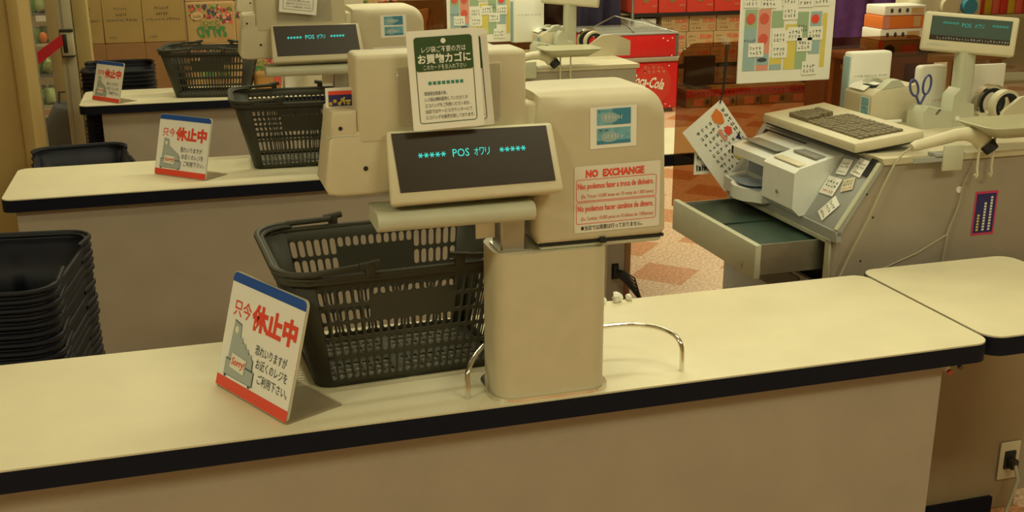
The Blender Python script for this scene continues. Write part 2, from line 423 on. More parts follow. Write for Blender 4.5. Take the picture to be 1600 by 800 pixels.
def basket_body(m, holes=True):
    b = MB(); th = .0020
    def quad(u0, u1, v0, v1, nu=1):
        for k in range(nu):
            a, c = u0+(u1-u0)*k/nu, u0+(u1-u0)*(k+1)/nu
            b.faces([per_pt(a, v0), per_pt(c, v0), per_pt(c, v1), per_pt(a, v1)], [[0, 1, 2, 3]], m, nu == 5)
    def holed(u0, u1, v0, v1, mu, mv):
        # cell with a round-ended slot
        cu, cv = (u0+u1)/2, (v0+v1)/2; hu, hv = (u1-u0)/2, (v1-v0)/2
        L = .4 * 1.0; a = hu*mu; bb = hv*mv
        asp = (TOPX if int(u0) % 2 == 0 else TOPY)*.92; ru = a; rv = min(a*asp/HB, bb)
        N = 16; inn = []; out = []
        for k in range(N):
            an = 2*math.pi*k/N
            du, dv = math.cos(an), math.sin(an)
            inn.append((cu+du*ru, cv+(bb-rv)*(0 if abs(dv) < .01 else 1 if dv > 0 else -1)+dv*rv))
            q = 1/max(abs(du), abs(dv)); out.append((cu+du*q*hu, cv+dv*q*hv))
        vs = [per_pt(*p) for p in out]+[per_pt(*p) for p in inn]
        b.faces(vs, [[k, (k+1) % N, (k+1) % N+N, k+N] for k in range(N)], m, False)
    rows = [(.055, .255), (.28, .425), (.445, .57), (.59, .72), (.74, .89)]   # bottom to top
    for s in range(4):
        n = 22 if s % 2 == 0 else 14
        mg = .078 if s % 2 == 0 else .11
        A, B_ = s+mg, s+1-mg
        quad(s+0, A, 0, 1, 5); quad(B_, s+1, 0, 1, 5)
        if not holes:
            quad(A, B_, 0, 1, 6); continue
        vb = [0]+[x for r in rows for x in r]+[1]
        for k in range(0, len(vb)-1, 2): quad(A, B_, vb[k], vb[k+1], n)
        for ri, (v0, v1) in enumerate(rows):
            for c in range(n):
                u0 = A+(B_-A)*c/n; u1 = A+(B_-A)*(c+1)/n
                if s % 2 == 0 and 6 <= c < 16 and ri >= 3:
                    if ri == 3: quad(u0, u1, v0, v1)
                    else:
                        quad(u0, u1, v0, .80); holed(u0, u1, .80, v1, .70, .92)
                else: holed(u0, u1, v0, v1, .72, .94)
    # floor of the basket
    nx, ny = (18, 9) if holes else (2, 2)
    def bp(i, j):
        return Vector(((-.5+i/nx)*(BOTX-.014), (-.5+j/ny)*(BOTY-.014), .002))
    for i in range(nx):
        for j in range(ny):
            q = [bp(i, j), bp(i+1, j), bp(i+1, j+1), bp(i, j+1)]
            if not holes or i in (0, nx-1, 8) or j == 4: b.faces(q, [[0, 1, 2, 3]], m)
            else:
                c = sum(q, Vector())/4; inn = [Vector((c.x+(p.x-c.x)*.74, c.y+(p.y-c.y)*.58, p.z)) for p in q]
                b.faces(q+inn, [[k, (k+1) % 4, (k+1) % 4+4, k+4] for k in range(4)], m)
    ring = [per_pt(4*k/48, 0) for k in range(48)]
    inr = [Vector((max(-(BOTX-.014)/2, min((BOTX-.014)/2, p.x*1.0)), max(-(BOTY-.014)/2, min((BOTY-.014)/2, p.y)), .002)) for p in ring]
    b.faces(ring+inr, [[k, (k+1) % 48, (k+1) % 48+48, k+48] for k in range(48)], m, True)
    return b, th
def rim_loop(off, z, n=64):
    out = []
    for k in range(n):
        p = per_pt(4*k/n, 1.0); d = Vector((p.x, p.y, 0)).normalized(); out.append(Vector((p.x+d.x*off, p.y+d.y*off, z)))
    return out
def make_basket(label, m, holes=True, group=None):
    t = thing('shopping_basket', label, 'shopping basket', (0, 0, 0), 0, group)
    b, th = basket_body(m, holes); body = b.build('basket_body', t, merge=True, sharp=60)
    sm = body.modifiers.new('thickness', 'SOLIDIFY'); sm.thickness = th; sm.offset = 0
    b = MB(); b.tube(rim_loop(.003, HB-.004), .0055, m, 8, closed=True)
    lp = rim_loop(.0065, HB-.006); lq = rim_loop(.0072, HB-.014); n = len(lp)
    b.faces(lp+lq, [[k, (k+1) % n, (k+1) % n+n, k+n] for k in range(n)], m, True)
    b.build('rim', t)
    for s in (-1, 1):
        xs = s*.085; xe = s*(TOPX/2+.009); ye = TOPY/2+.008
        pts = [(xs, -ye+.006, HB+.012)]
        arc = [(xe-s*.065, -ye, HB+.008)]
        for k in range(6):
            a = math.pi/2*k/5; arc.append((xe-s*.065+s*.065*math.sin(a), -ye+.065-.065*math.cos(a), HB+.007))
        pts += arc; pts += [(x, -y, z) for (x, y, z) in pts[::-1]]
        b = MB(); b.tube(pts, .0058, m, 8)
        b.tube([(p[0]*(1-.0 if abs(p[0]) < .12 else .965), p[1]*.955, p[2]-.003) for p in pts[1:-1]], .0042, m, 6)
        h = b.build('carry_handle', t)
        if holes:
            for q in (-1, 1):
                bb = MB(); x = s*.080
                bb.box(x-.009, q*ye-.007, HB-.004, x+.009, q*ye+.006, HB+.020, m, .004)
                bb.tube([(x-.018*s, q*ye, HB+.018), (x+.018*s, q*ye, HB+.013)], .0065, m, 8)
                bb.build('hinge_clip', h)
    return t
bk = make_basket('empty dark grey shopping basket on the foreground counter, left of the register post', basket_mat)
bk.location = (.350, .280, CT+.002); bk.rotation_euler = (0, 0, math.radians(3))
copy_tree(bk, 'dark grey shopping basket on the second lane counter, beside the upright paper sign', (.382, 2.125, CT+.002), math.radians(-2))
copy_tree(bk, 'dark grey shopping basket on the farthest counter, in front of the printed cartons', (.140, 3.745, CT+.002), math.radians(-10)).scale = (.95, .95, .95)
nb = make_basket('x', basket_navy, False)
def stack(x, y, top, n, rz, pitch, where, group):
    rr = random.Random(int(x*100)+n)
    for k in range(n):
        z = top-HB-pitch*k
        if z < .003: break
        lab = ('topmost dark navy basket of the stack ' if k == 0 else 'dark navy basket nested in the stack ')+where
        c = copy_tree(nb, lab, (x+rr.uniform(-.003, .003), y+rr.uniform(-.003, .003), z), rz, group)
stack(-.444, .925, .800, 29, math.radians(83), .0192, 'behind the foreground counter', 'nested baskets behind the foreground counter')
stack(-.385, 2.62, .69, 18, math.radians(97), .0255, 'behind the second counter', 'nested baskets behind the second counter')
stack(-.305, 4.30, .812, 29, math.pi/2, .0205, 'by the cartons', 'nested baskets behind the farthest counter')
def kill(o):
    for ch in list(o.children): kill(ch)
    bpy.data.objects.remove(o)
kill(nb)

# ------------------------------------------------------------------ closed-lane sign
def make_sign(label):
    w, h, th = .235, .212, .004
    t = thing('closed_lane_sign', label, 'sign', (0, 0, 0))
    lean = math.radians(16)
    F = frame((0, 0, .002), (1, 0, 0), (0, math.sin(lean), math.cos(lean)))
    b = MB(); b.prism(rrect_pts(-w/2, 0, w/2, h, .012), -th, 0, acrylic_edge, 'z', smooth=True)
    b.build('face_plate', t, M=F)
    b = MB(); b.prism(rrect_pts(-w/2, 0, w/2, .115, .006), 0, .003, acrylic_clear, 'z'); b.build('foot_plate', t)
    P = Print()
    P.poly(rrect_pts(-w/2+.0015, .0015, w/2-.0015, h-.0015, .011), sign_white)
    k = P.w*1.6
    top = [p for p in rrect_pts(-w/2+.0015, .0015, w/2-.0015, h-.0015, .011) if p[1] > h-.019]
    top = [(-w/2+.0015, h-.019)]+[p for p in sorted(top, key=lambda p: -math.atan2(p[1]-(h-.06), p[0]))]+[(w/2-.0015, h-.019)]
    P.poly(top[::-1], blue, k)
    P.rect(-w/2+.0015, .0015, w-.003, .020, red, k)
    X = lambda f: -w/2+f*w
    P.text('只今', X(.085), h*.635, w*.245, h*.145, red, .012)
    P.text('休止中', X(.345), h*.585, w*.60, h*.225, red, .055)
    P.text('恐れいりますが', X(.465), h*.405, w*.42, h*.085, grey_line, .008)
    P.text('お近くのレジを', X(.50), h*.295, w*.42, h*.085, grey_line, .008)
    P.text('ご利用下さい。', X(.55), h*.18, w*.40, h*.085, grey_line, .008)
    # drawing of a cash register
    def pl(pts, m, ww): P.poly([(X(x), h*y) for x, y in pts], m, ww)
    body = [(.10, .13), (.49, .13), (.49, .25), (.46, .25), (.455, .335), (.25, .47), (.235, .58), (.14, .60), (.125, .27), (.10, .27)]
    cx = sum(p[0] for p in body)/len(body); cy = sum(p[1] for p in body)/len(body)
    pl([(cx+(x-cx)*1.04, cy+(y-cy)*1.03) for x, y in body], grey_line, P.w*2)
    pl(body, grey_print, P.w*3)
    pl([(.10, .262), (.485, .246), (.485, .256), (.10, .272)], grey_line, P.w*4)
    for q in range(4): P.disc(X(.27+.05*q), h*(.462-.033*q), .0045, .004, grey_print, P.w*4, 10)
    P.disc(X(.185), h*.53, .006, .007, white_print, P.w*4, 12)
    pl([(.17, .205), (.37, .19), (.385, .315), (.18, .33)], white_print, P.w*5)
    P.text('Sorry!', X(.185), h*.215, w*.18, h*.085, red, .02, P.w*6, skew=.15)
    for q in (.12, .46): P.rect(X(q)-.003, h*.108, .006, .004, grey_line, P.w*4)
    P.build('printed_face', t, M=F)
    return t
acrylic_edge = mat('acrylic_plate', (.62, .60, .45), .2, spec=.6)
sg = make_sign('white sign with blue and red bands on the foreground counter, before the basket')
sa = math.atan2(-.223, .112)
sg.location = (.062, .135, CT); sg.rotation_euler = (0, 0, math.radians(-63))
copy_tree(sg, 'white sign with blue and red bands on the second lane counter', (-.038, 1.976, CT), math.radians(-44.5)).scale = (.94, .94, .94)
copy_tree(sg, 'white sign with blue and red bands on the farthest counter, by the basket stack', (-.347, 3.66, CT), math.radians(-52)).scale = (.86, .86, .86)

# ------------------------------------------------------------------ register terminal on a post
def make_pos(label):
    t = thing('register_terminal', label, 'register terminal', (0, 0, 0))
    g = CT
    b = MB(); b.prism(rrect_pts(.470, .002, .690, .138, .042), g, g+.007, chrome, 'z', smooth=True); b.build('base_flange', t)
    b = MB(); b.prism(rrect_pts(.478, .009, .682, .131, .036, 8), g+.006, 1.008, cream, 'z', smooth=True); b.build('post', t)
    b = MB(); b.box(.490, .030, 1.007, .534, .085, 1.115, steel, .003, 1); b.box(.486, .026, 1.007, .538, .09, 1.012, steel); b.build('neck', t)
    # right hand printer housing
    prof = [(.552, 1.020)]
    prof += [(.785-.012+.012*math.sin(math.radians(a)), 1.020+.012-.012*math.cos(math.radians(a))) for a in range(0, 91, 30)]
    prof += [(.785-.055+.055*math.cos(math.radians(a)), 1.278-.055+.055*math.sin(math.radians(a))) for a in range(0, 91, 10)]
    prof += [(.60, 1.278), (.548, 1.276), (.545, 1.23), (.545, 1.04)]
    b = MB(); rounded_prism(b, prof, .012, .165, cream, lambda x, z: .034 if z > 1.2 else .0115, 6); hs = b.build('printer_housing', t, merge=True, sharp=50)
    P = Print(); P.rrect(0, 0, .083, .070, .002, white_card)
    for (y, m1) in ((.039, cyan_print), (.007, cyan_print)):
        P.rect(.012, y, .060, .027, m1, P.w*2); P.rect(.040, y, .032, .027, cyan_dark, P.w*2.5) if y > .03 else P.rect(.012, y, .06, .006, cyan_dark, P.w*2.5)
        P.disc(.034, y+.012, .016, .009, paleblue_print, P.w*3); P.scribble(.024, y+.008, .034, .010, white_print, 6, 1, P.w*4); P.scribble(.014, y+.021, .02, .005, black_print, 4, 1, P.w*4)
    P.build('card_sticker', hs, M=frame((.640, .0115, 1.180), (1, 0, .02), (-.02, 0, 1)))
    P = Print(); P.rrect(0, 0, .156, .116, .003, paper)
    r = red
    P.text('NO  EXCHANGE', .020, .0955, .106, .0135, r, .05)
    P.outline(.003, .055, .146, .038, .0009, r, P.w*2, .004); P.outline(.003, .0155, .146, .038, .0009, r, P.w*2, .004)
    P.text('Nao podemos fazer a troca de dinheiro.', .006, .073, .138, .0135, r, .018)
    P.text('(Ex. Trocar 10.000 ienes em 10 notas de 1.000 ienes)', .012, .0585, .132, .0085, red_soft)
    P.text('No podemos hacer cambios de dinero.', .006, .034, .138, .0135, r, .018)
    P.text('(Ex. Cambiar 10.000 yenes en 10 billetes de 1.000yenes)', .012, .0195, .132, .0085, red_soft)
    P.text('●当店では両替は行っておりません。', .012, .004, .112, .0085, black_print, .006)
    P.build('exchange_notice', hs, M=frame((.614, .0115, 1.036), (1, 0, .012), (-.012, 0, 1)))
    b = MB(); b.box(.556, .018, 1.008, .778, .160, 1.018, cream_green, .003, 1); b.box(.553, .016, 1.0165, .782, .162, 1.0215, dark_void)
    b.box(.660, .006, 1.016, .672, .016, 1.026, dark_void, .002); b.build('bottom_tray', hs)
    b = MB(); b.box(.528, .03, 1.205, .560, .11, 1.262, cream_light, .007, 3); b.build('bridge', t)
    # left: operator screen seen from behind
    b = MB(); M1 = None
    b.box(.2555, .0225, 1.208, .533, .105, 1.348, cream, .008, 3); body = b.build('monitor_shell', t)
    b = MB()
    rounded_prism(b, [(.200, 1.142), (.206, 1.130), (.225, 1.126), (.530, 1.126), (.545, 1.140), (.545, 1.216), (.530, 1.230), (.213, 1.230)], .024, .125, cream, .007)
    rounded_prism(b, [(.2125, 1.222), (.256, 1.222), (.256, 1.263), (.222, 1.263), (.216, 1.258)], .024, .125, cream, .006)
    low = b.build('lower_housing', t, sharp=50)
    MB().box(.206, .0237, 1.2225, .256, .0245, 1.2235, grey_print).build('seam', low)
    for (x, z, rr) in ((.229, 1.236, .0032), (.266, 1.170, .0038)):
        MB().cyl((x, .0285, z), (x, .0230, z), rr, dark_void, 12).build('screw_hole', low)
    P = MB(); P.box(.318, .0165, 1.236, .490, .0225, 1.330, film_clear, .003, 1); P.build('clear_pocket', body)
    # customer display
    tilt = math.radians(-20)
    D = frame((.297, -.036, 1.113), (1, 0, .012), (0, math.sin(-tilt), math.cos(tilt)))
    b = MB(); bz = bmesh.new(); ow, oh = .292, .138
    prof = [(-.004, 0.008), (.284, .008), (.276, .122), (.001, .126)]
    v0 = [bz.verts.new((x, y, .0)) for x, y in prof]; v1 = [bz.verts.new((x+(.146-x)*.05, y, -.042)) for x, y in prof]
    f0 = bz.faces.new(v0); bz.faces.new(v1[::-1])
    for k in range(4): bz.faces.new((v0[(k+1) % 4], v0[k], v1[k], v1[(k+1) % 4]))
    bmesh.ops.bevel(bz, geom=list(bz.edges), offset=.006, segments=3, profile=.5, affect='EDGES')
    b.absorb(bz, cream_light, smooth=True); disp = b.build('customer_display', t, M=D)
    P = Print(); P.poly([(.014, .027), (.270, .026), (.264, .117), (.009, .121)], screen_black, .0012)
    P.build('dark_screen', disp)
    P = Print(); P.w = .0010
    for (a, n0) in ((.052, 5), (.185, 5)):
        for k in range(n0):
            cx = a+.0092*k*(.98 if a > .1 else 1); cy = .083
            for an in (0, 60, 120):
                d = Vector((math.cos(math.radians(an)), math.sin(math.radians(an)))); q = Vector((-d.y, d.x))*.0006; d = d*.0042; c0 = Vector((cx, cy))
                P.poly([tuple(c0-d-q), tuple(c0+d-q), tuple(c0+d+q), tuple(c0-d+q)], vfd, .002)
    P.text('POS', .104, .077, .027, .0125, vfd, .0, .002)
    for k, ch in enumerate('オワリ'): P.text(ch, .139+.0092*k, .077, .0074, .012, vfd, .0, .002)
    P.build('display_digits', disp)
    pf = [(.055, 1.078), (-.012, 1.076)]+[(-.020-.014*math.sin(a), 1.091-.015*math.cos(a)) for a in [math.pi*k/8 for k in range(9)]]+[(.055, 1.106)]
    b = MB(); b.prism(pf, .273, .532, cream_green, 'x', smooth=True); b.build('scanner_bar', t)
    b = MB(); b.box(.452, .05, 1.030, .485, .053, 1.075, white_card); b.build('paper_tag', t)
    return t
ps = make_pos('beige register terminal on a post, on the foreground counter')
copy_tree(ps, 'beige register terminal on the second lane counter, behind the dark basket', (-.025, 1.82, 0))
copy_tree(ps, 'beige register terminal of the farthest lane, mostly above the photo top, with a notice', (.06, 3.56, 0))
# cards hanging on the terminals
def make_card(label, back=False):
    t = thing('bag_card', label, 'card', (0, 0, 0))
    MB().prism(rrect_pts(-.057, -.152, .057, 0, .003), -.0012, 0, white_card, 'z').build('card', t)
    P = Print()
    P.outline(-.046, -.142, .092, .132, .0011, green_print, P.w, .005)
    if True:
        P.rrect(-.046, -.062, .092, .052, .005, green_print, P.w*1.5)
        P.disc(0, -.017, .004, .004, white_card, P.w*3)
        P.text('レジ袋ご不要の方は', -.035, -.034, .070, .0095, white_print, .01, P.w*3)
        P.text('お買物カゴに', -.042, -.051, .084, .0155, white_print, .03, P.w*3)
        P.text('このカードをお入れ下さい', -.034, -.060, .068, .0075, white_print, .004, P.w*3)
        for k in range(8): P.rect(-.028+.0072*k, -.083, .005, .005, teal_print)
        for k, s in enumerate(['環境保全推進の為、', 'レジ袋は無料配布していただくか', 'エコバッグをご利用くださいませ。', '当店ではサービスカウンターにて', 'エコバッグを販売を致しております。']):
            P.text(s, -.036, -.099-.0092*k, .036 if k == 0 else .066+.003*k, .0062, grey_line, .004)
    P.build('print', t)
    return t
def hang(o, x, y, z, roll, lean=6):
    o.matrix_basis = frame((x, y, z), (math.cos(roll), 0, math.sin(roll)), (-math.sin(roll), math.sin(math.radians(lean)), math.cos(roll)))
k2 = make_card('green and white bag card behind, its edge showing at the right of the front one'); hang(k2, .406, .0125, 1.3805, math.radians(4), 3)
k1 = make_card('green and white bag card hanging in front on the foreground terminal'); hang(k1, .3885, -.002, 1.386, math.radians(2), 6)
k3 = copy_tree(k1, 'tilted white card hanging on the second terminal, cut by the photo top'); hang(k3, .375, 1.82+.006, 1.415, math.radians(-7), 3)
# small coloured card on the terminal's left shoulder
cc = thing('small_colour_card', 'small red and yellow printed card standing on the left shoulder of the terminal', 'card', (.2355, .07, 1.262))
MB().box(-.0215, -.0006, 0, .0205, .0006, .031, white_card).build('card', cc)
P = Print(); P.rect(-.017, .002, .037, .024, purple_print); P.rect(-.017, .020, .037, .006, red, P.w*1.6)
for k in range(5): P.disc(-.014+.007*k, .006+.004*(k % 2), .003, .003, veg_yellow, P.w*1.6, 8)
P.text('バー', .0, .004, .018, .013, yellow_print, .05, P.w*3); P.build('print', cc, M=FRONT(0, -.0007, 0))

# chrome guide rail around the post
z = CT
rail = [(.432, .045, z), (.432, .045, z+.045)]
for k in range(1, 7):
    a = math.pi/2*k/6; rail.append((.432+.06*(1-math.cos(a)), .045+.085*math.sin(a)*(k/6), z+.045+.022*math.sin(a)))
rail += [(.60, .137, z+.068), (.68, .139, z+.069)]
for k in range(0, 9):
    a = math.radians(82)*k/8; rail.append((.745+.092*math.sin(a), .139-.070*(1-math.cos(a)), z+.069-.006*(1-math.cos(a))))
for k in range(1, 7):
    a = math.pi/2*k/6; rail.append((.8362+.009*math.sin(a), .0785-.026*math.sin(a), z+.063-.026*(1-math.cos(a))))
rail += [(.8455, .0515, z+.02), (.8455, .051, z)]
tag(MB().tube(rail, .0046, chrome, 10).build('guide_rail'), 'bent chrome guide rail on the foreground counter around the register post', 'rail')
rl2 = copy_tree(bpy.data.objects['guide_rail'], 'bent chrome guide rail on the second lane counter, mostly hidden by the terminal', (0, 1.82, 0))
# crumpled tissue at the counter's back edge
for i, (x, y, s) in enumerate([(.838, .440, .008), (.872, .442, .012), (.900, .443, .008)]):
    b = MB(); bb = bmesh.new(); bmesh.ops.create_icosphere(bb, subdivisions=2, radius=s)
    rr = random.Random(i)
    for v in bb.verts: v.co *= .65+.6*rr.random()
    b.absorb(bb, white_card); o = b.build('paper_scrap', loc=(x, y, CT+s*.75))
    tag(o, 'crumpled white paper scrap at the back edge of the foreground counter, '+['leftmost of three', 'biggest, middle of three', 'rightmost of three'][i], 'paper scrap', 'paper scraps on the counter edge')

# ------------------------------------------------------------------ register console (cashier side)
def make_console(label, poster=True):
    t = thing('register_console', label, 'console', (0, 0, 0))
    side = [(1.50, 0), (1.50, .812), (1.605, .972), (2.24, .972), (2.24, 0)]
    for (y0, y1) in ((.570, .588), (1.122, 1.14)):
        MB().prism(side, y0, y1, panel_mauve, 'y').build('side_panel', t)
    MB().prism([(1.608, .9715), (2.25, .9715), (2.25, .987), (1.602, .987)], .562, 1.148, cream, 'y').build('top_board', t)
    # grey sloping face with rim
    b = MB(); b.prism([(1.497, .800), (1.497, .812), (1.6035, .973), (1.613, .973), (1.512, .815), (1.512, .800)], .566, 1.144, grey_metal, 'y')
    b.box(1.495, .566, .782, 1.512, 1.144, .812, grey_metal, .002, 1)
    sl = b.build('sloping_face', t)
    MB().prism([(1.4955, .8165), (1.6005, .975), (1.606, .975), (1.5005, .8135)], .566, .580, cream_green, 'y').build('edge_trim', sl)
    MB().prism([(1.56, .916), (1.592, .9645), (1.596, .962), (1.564, .9135)], .78, 1.11, dark_void, 'y').build('upper_slot', sl)
    # opening of the drawer
    b = MB(); b.box(1.494, .588, .66, 1.515, .612, .785, cream_green, .002, 1); b.box(1.494, 1.112, .66, 1.515, 1.135, .785, cream_green, .002, 1); b.box(1.494, .588, .772, 1.515, 1.135, .786, cream_green, .002, 1); b.build('drawer_frame', t)
    b = MB(); b.box(1.60, .588, .0, 1.612, 1.122, .97, grey_dark); b.build('back_board', t)
    b = MB(); b.box(1.498, .588, .0, 1.512, 1.122, .655, grey_metal, .002, 1); b.box(1.494, .72, .58, 1.50, 1.05, .645, grey_dark); b.build('front_panel', t)
    d = MB().box(1.308, .622, .690, 1.326, 1.104, .778, cream_green, .004).build('cash_drawer', t)
    b = MB(); b.box(1.326, .640, .694, 1.595, .646, .772, steel); b.box(1.326, 1.080, .694, 1.595, 1.086, .772, steel)
    b.box(1.326, .646, .694, 1.595, 1.08, .699, steel); b.build('drawer_sides', d)
    b = MB(); b.box(1.327, .647, .748, 1.594, 1.079, .764, drawer_green, .003); b.box(1.33, .86, .760, 1.59, .864, .768, drawer_green); b.build('drawer_insert', d)
    MB().cyl((1.3075, .690, .712), (1.3045, .690, .712), .009, chrome, 16).build('lock', d)
    for (x, z) in ((1.56, .90), (1.58, .84), (1.56, .73)):
        MB().cyl((1.5+(x-1.5)*1.2, .5695, z), (1.5+(x-1.5)*1.2, .568, z), .0025, dark_void, 8).build('screw', t)
    if poster:
        P = Print(); P.rect(0, 0, .058, .098, magenta_print); P.rect(.004, .005, .050, .088, purple_print, P.w*1.5)
        for k, (hh, m) in enumerate([(.045, yellow_print), (.066, white_print), (.078, white_print)]):
            for q in range(int(hh/.0065)): P.rect(.010+.0150*k, .010+.0065*q, .006, .0045, m, P.w*3)
        P.build('poster_sticker', t, M=FRONT(1.890, .5695, .768) @ Matrix.Scale(1.17, 4))
        MB().cyl((1.838, .570, .893), (1.838, .566, .893), .0085, white_card, 16).build('round_button', t)
    return t
cn = make_console('grey beige register console at right with its cash drawer pulled open')
DX2, DY2 = -.51, 1.82
copy_tree(cn, 'grey beige register console of the second lane, behind the foreground terminal', (DX2, DY2, 0))
# keyboard
def make_keyboard(label):
    K = frame((1.565, .622, .986), (math.cos(math.radians(6.5)), 0, math.sin(math.radians(6.5))), (0, 1, 0))
    t = thing('register_keyboard', label, 'keyboard')
    t.matrix_basis = K
    b = MB(); b.box(0, 0, .004, .198, .455, .030, cream_light, .006); b.build('keyboard_base', t)
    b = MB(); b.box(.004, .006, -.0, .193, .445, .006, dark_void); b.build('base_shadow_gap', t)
    b = MB(); rr = random.Random(3)
    nx, ny = 8, 18
    for i in range(nx):
        for j in range(ny):
            if (i > 5 and j > 13) or (j == 13 and i > 2): continue
            x = .030+i*.0158; y = .025+j*.0190
            h = .036 if j < 13 else .042
            b.box(x, y, .029, x+.0145, y+.0165, h+rr.uniform(-.001, .001), key_mat, .002, 1)
    o = b.build('key_pad', t); o['kind'] = 'stuff'
    return t
kb = make_keyboard('wide cream keyboard with olive keys on top of the right console')
kb2 = copy_tree(kb, 'cream keyboard on the second lane console, mostly hidden behind the terminal', (1.565+DX2, .622+DY2, .986))
kb2.rotation_euler = kb.matrix_basis.to_euler()
# coin dispenser on the slope
def make_coin(label):
    t = thing('coin_dispenser', label, 'coin dispenser', (0, 0, 0))
    b = MB()
    # near block
    prof = [(1.462, .832), (1.462, .925), (1.476, .936), (1.60, .968), (1.605, .95), (1.51, .815), (1.484, .812)]
    b.prism(prof, .722, .880, dispenser_white, 'y'); near = b.build('coin_unit', t)
    MB().box(1.478, .735, .9385, 1.575, .86, .9435, cream_light, .003, M=Matrix.Rotation(0, 4, 'Y')).build('coin_lid', near)
    MB().box(1.53, .74, .952, 1.575, .85, .9585, slot_grey, .002).build('coin_slot', near)
    MB().cyl((1.4625, .80, .862), (1.459, .80, .862), .0055, steel, 14).build('keyhole', near)
    prof = [(1.475, .905), (1.475, .928), (1.60, .964), (1.605, .95), (1.53, .845), (1.53, .905)]
    b = MB(); b.prism(prof, .880, 1.085, dispenser_white, 'y')
    b.prism([(1.47, .82), (1.47, .845), (1.53, .85), (1.53, .905), (1.475, .905), (1.475, .928), (1.60, .96), (1.605, .95), (1.512, .812), (1.478, .812)], 1.075, 1.09, dispenser_white, 'y')
    far = b.build('bill_unit', t)
    MB().box(1.50, .885, .9465, 1.575, 1.07, .9495, slot_grey, .001, M=Matrix.Translation((0, 0, .0))).build('bill_slot', far)
    b = MB(); b.box(1.524, .882, .845, 1.531, 1.074, .906, basin_blue); b.box(1.518, .90, .85, 1.527, .955, .90, dark_void); b.build('recess_back', far)
    # cup: half-round lip
    pts = [(1.53, .885), (1.468, .885), (1.455, .905), (1.432, .93), (1.424, .965), (1.432, 1.0), (1.45, 1.025), (1.455, 1.085), (1.53, 1.085)]
    b = MB(); b.prism(pts, .806, .842, dispenser_white, 'z'); cup = b.build('coin_cup', t)
    b = MB(); b.lathe([(.036, .008), (.030, .003), (.018, .0006), (0.0005, .0004)], basin_blue, 24, Matrix.Translation((1.474, .955, .8425))@Matrix.Diagonal((1.1, 1.45, 1, 1)))
    b.prism([(1.525, .89), (1.462, .89), (1.446, .915), (1.436, .965), (1.452, 1.02), (1.462, 1.07), (1.525, 1.07)], .8418, .8432, basin_blue, 'z'); b.build('blue_basin', cup)
    return t
cd1 = make_coin('white coin dispenser with blue cup on the sloping face of the right console')
copy_tree(cd1, 'white coin dispenser of the second lane console, hidden behind the terminal', (DX2, DY2, 0))
# price cards on the slope
SLO = lambda s, y: (1.4985+.1065*s-.003, y, .813+.160*s+.002)
SU = Vector((0, -1, 0)); SV = Vector((.1065, 0, .160)).normalized()
def price_card(i, s, y, a, b_, rot, m, where):
    u = SU*math.cos(rot)+SV*math.sin(rot); v = -SU*math.sin(rot)+SV*math.cos(rot)
    M = frame(SLO(s, y), u, v)
    t = thing('price_card', where, 'price card', (0, 0, 0), 0, 'price cards on the console slope'); t.matrix_basis = M
    MB().prism(rrect_pts(-a/2, -b_/2, a/2, b_/2, .002), .0, .0009, m, 'z').build('card', t)
    P = Print(); P.w = .0004
    P.scribble(-a*.4, -b_*.1, a*.8, b_*.42, black_print, 4, 2, .0016, i); P.scribble(-a*.4, -b_*.42, a*.8, b_*.22, red_soft if i in (2, 3) else grey_line, 5, 1, .0016, i+9)
    P.build('print', t)
price_card(0, .80, .685, .040, .044, .12, white_card, 'white price card on the console slope, upper left of the group')
price_card(1, .86, .628, .044, .046, -.05, white_card, 'white price card on the console slope, uppermost, beside the black tag')
price_card(2, .50, .690, .058, .050, .05, white_card, 'largest white price card on the console slope with red print at its foot')
price_card(3, .60, .632, .040, .036, .45, cream_light, 'tilted cream price card in the middle of the console slope')
price_card(4, .22, .645, .040, .060, -.45, white_card, 'white price card lowest on the console slope, turned aslant')
bt = tag(MB().box(-.012, -.024, 0, .012, .024, .002, dark_void, .0005, 1).build('black_tag'), 'small black tag at the top right of the console slope', 'tag'); bt.matrix_basis = frame(SLO(.90, .594), SU, SV)
# ------------------------------------------------------------------ things standing on the console
def make_printer(label):
    t = thing('slip_printer', label, 'printer', (1.835, .965, .987))
    pr = [(0, 0), (0, .080), (.022, .096), (.14, .108), (.15, .106), (.15, 0)]
    b = MB(); bb = bmesh.new(); n = len(pr)
    v0 = [bb.verts.new((x, 0, z)) for x, z in pr]; v1 = [bb.verts.new((x, .135, z)) for x, z in pr]
    bb.faces.new(v0); bb.faces.new(v1[::-1])
    for k in range(n): bb.faces.new((v0[(k+1) % n], v0[k], v1[k], v1[(k+1) % n]))
    bmesh.ops.bevel(bb, geom=list(bb.edges), offset=.004, segments=2, profile=.5, affect='EDGES', clamp_overlap=True)
    b.absorb(bb, cream, smooth=True); b.build('printer_body', t)
    b = MB(); b.prism([(.03, .097), (.06, .121), (.085, .122), (.105, .103)], .0, .03, cream_green, 'y'); b.build('paper_guide', t); b = MB(); b.prism([(.03, .097), (.055, .116), (.075, .116), (.10, .103)], .085, .11, cream_green, 'y'); b.build('paper_guide', t)
    b = MB(); b.box(.022, .035, .097, .10, .08, .1035, dark_void); b.build('paper_slot', t)
    b = MB(); b.prism([(.004, .089), (.02, .100), (.06, .106), (.06, .107), (.02, .1008), (.002, .0895)], .045, .122, white_card, 'y'); b.build('receipt_paper', t)
    P = Print(); P.rect(0, 0, .044, .056, white_card); P.rect(.005, .030, .034, .022, cyan_print, P.w*2); P.rect(.005, .006, .034, .022, cyan_print, P.w*2); P.scribble(.008, .034, .028, .012, white_print, 5, 1); P.scribble(.008, .010, .028, .012, white_print, 5, 1)
    P.build('card_sticker', t, M=frame((-.0006, .050, .020), (0, -1, 0), (0, 0, 1)))
    return t
pt = make_printer('cream slip printer with a blue sticker on the right console, left of the scissors')
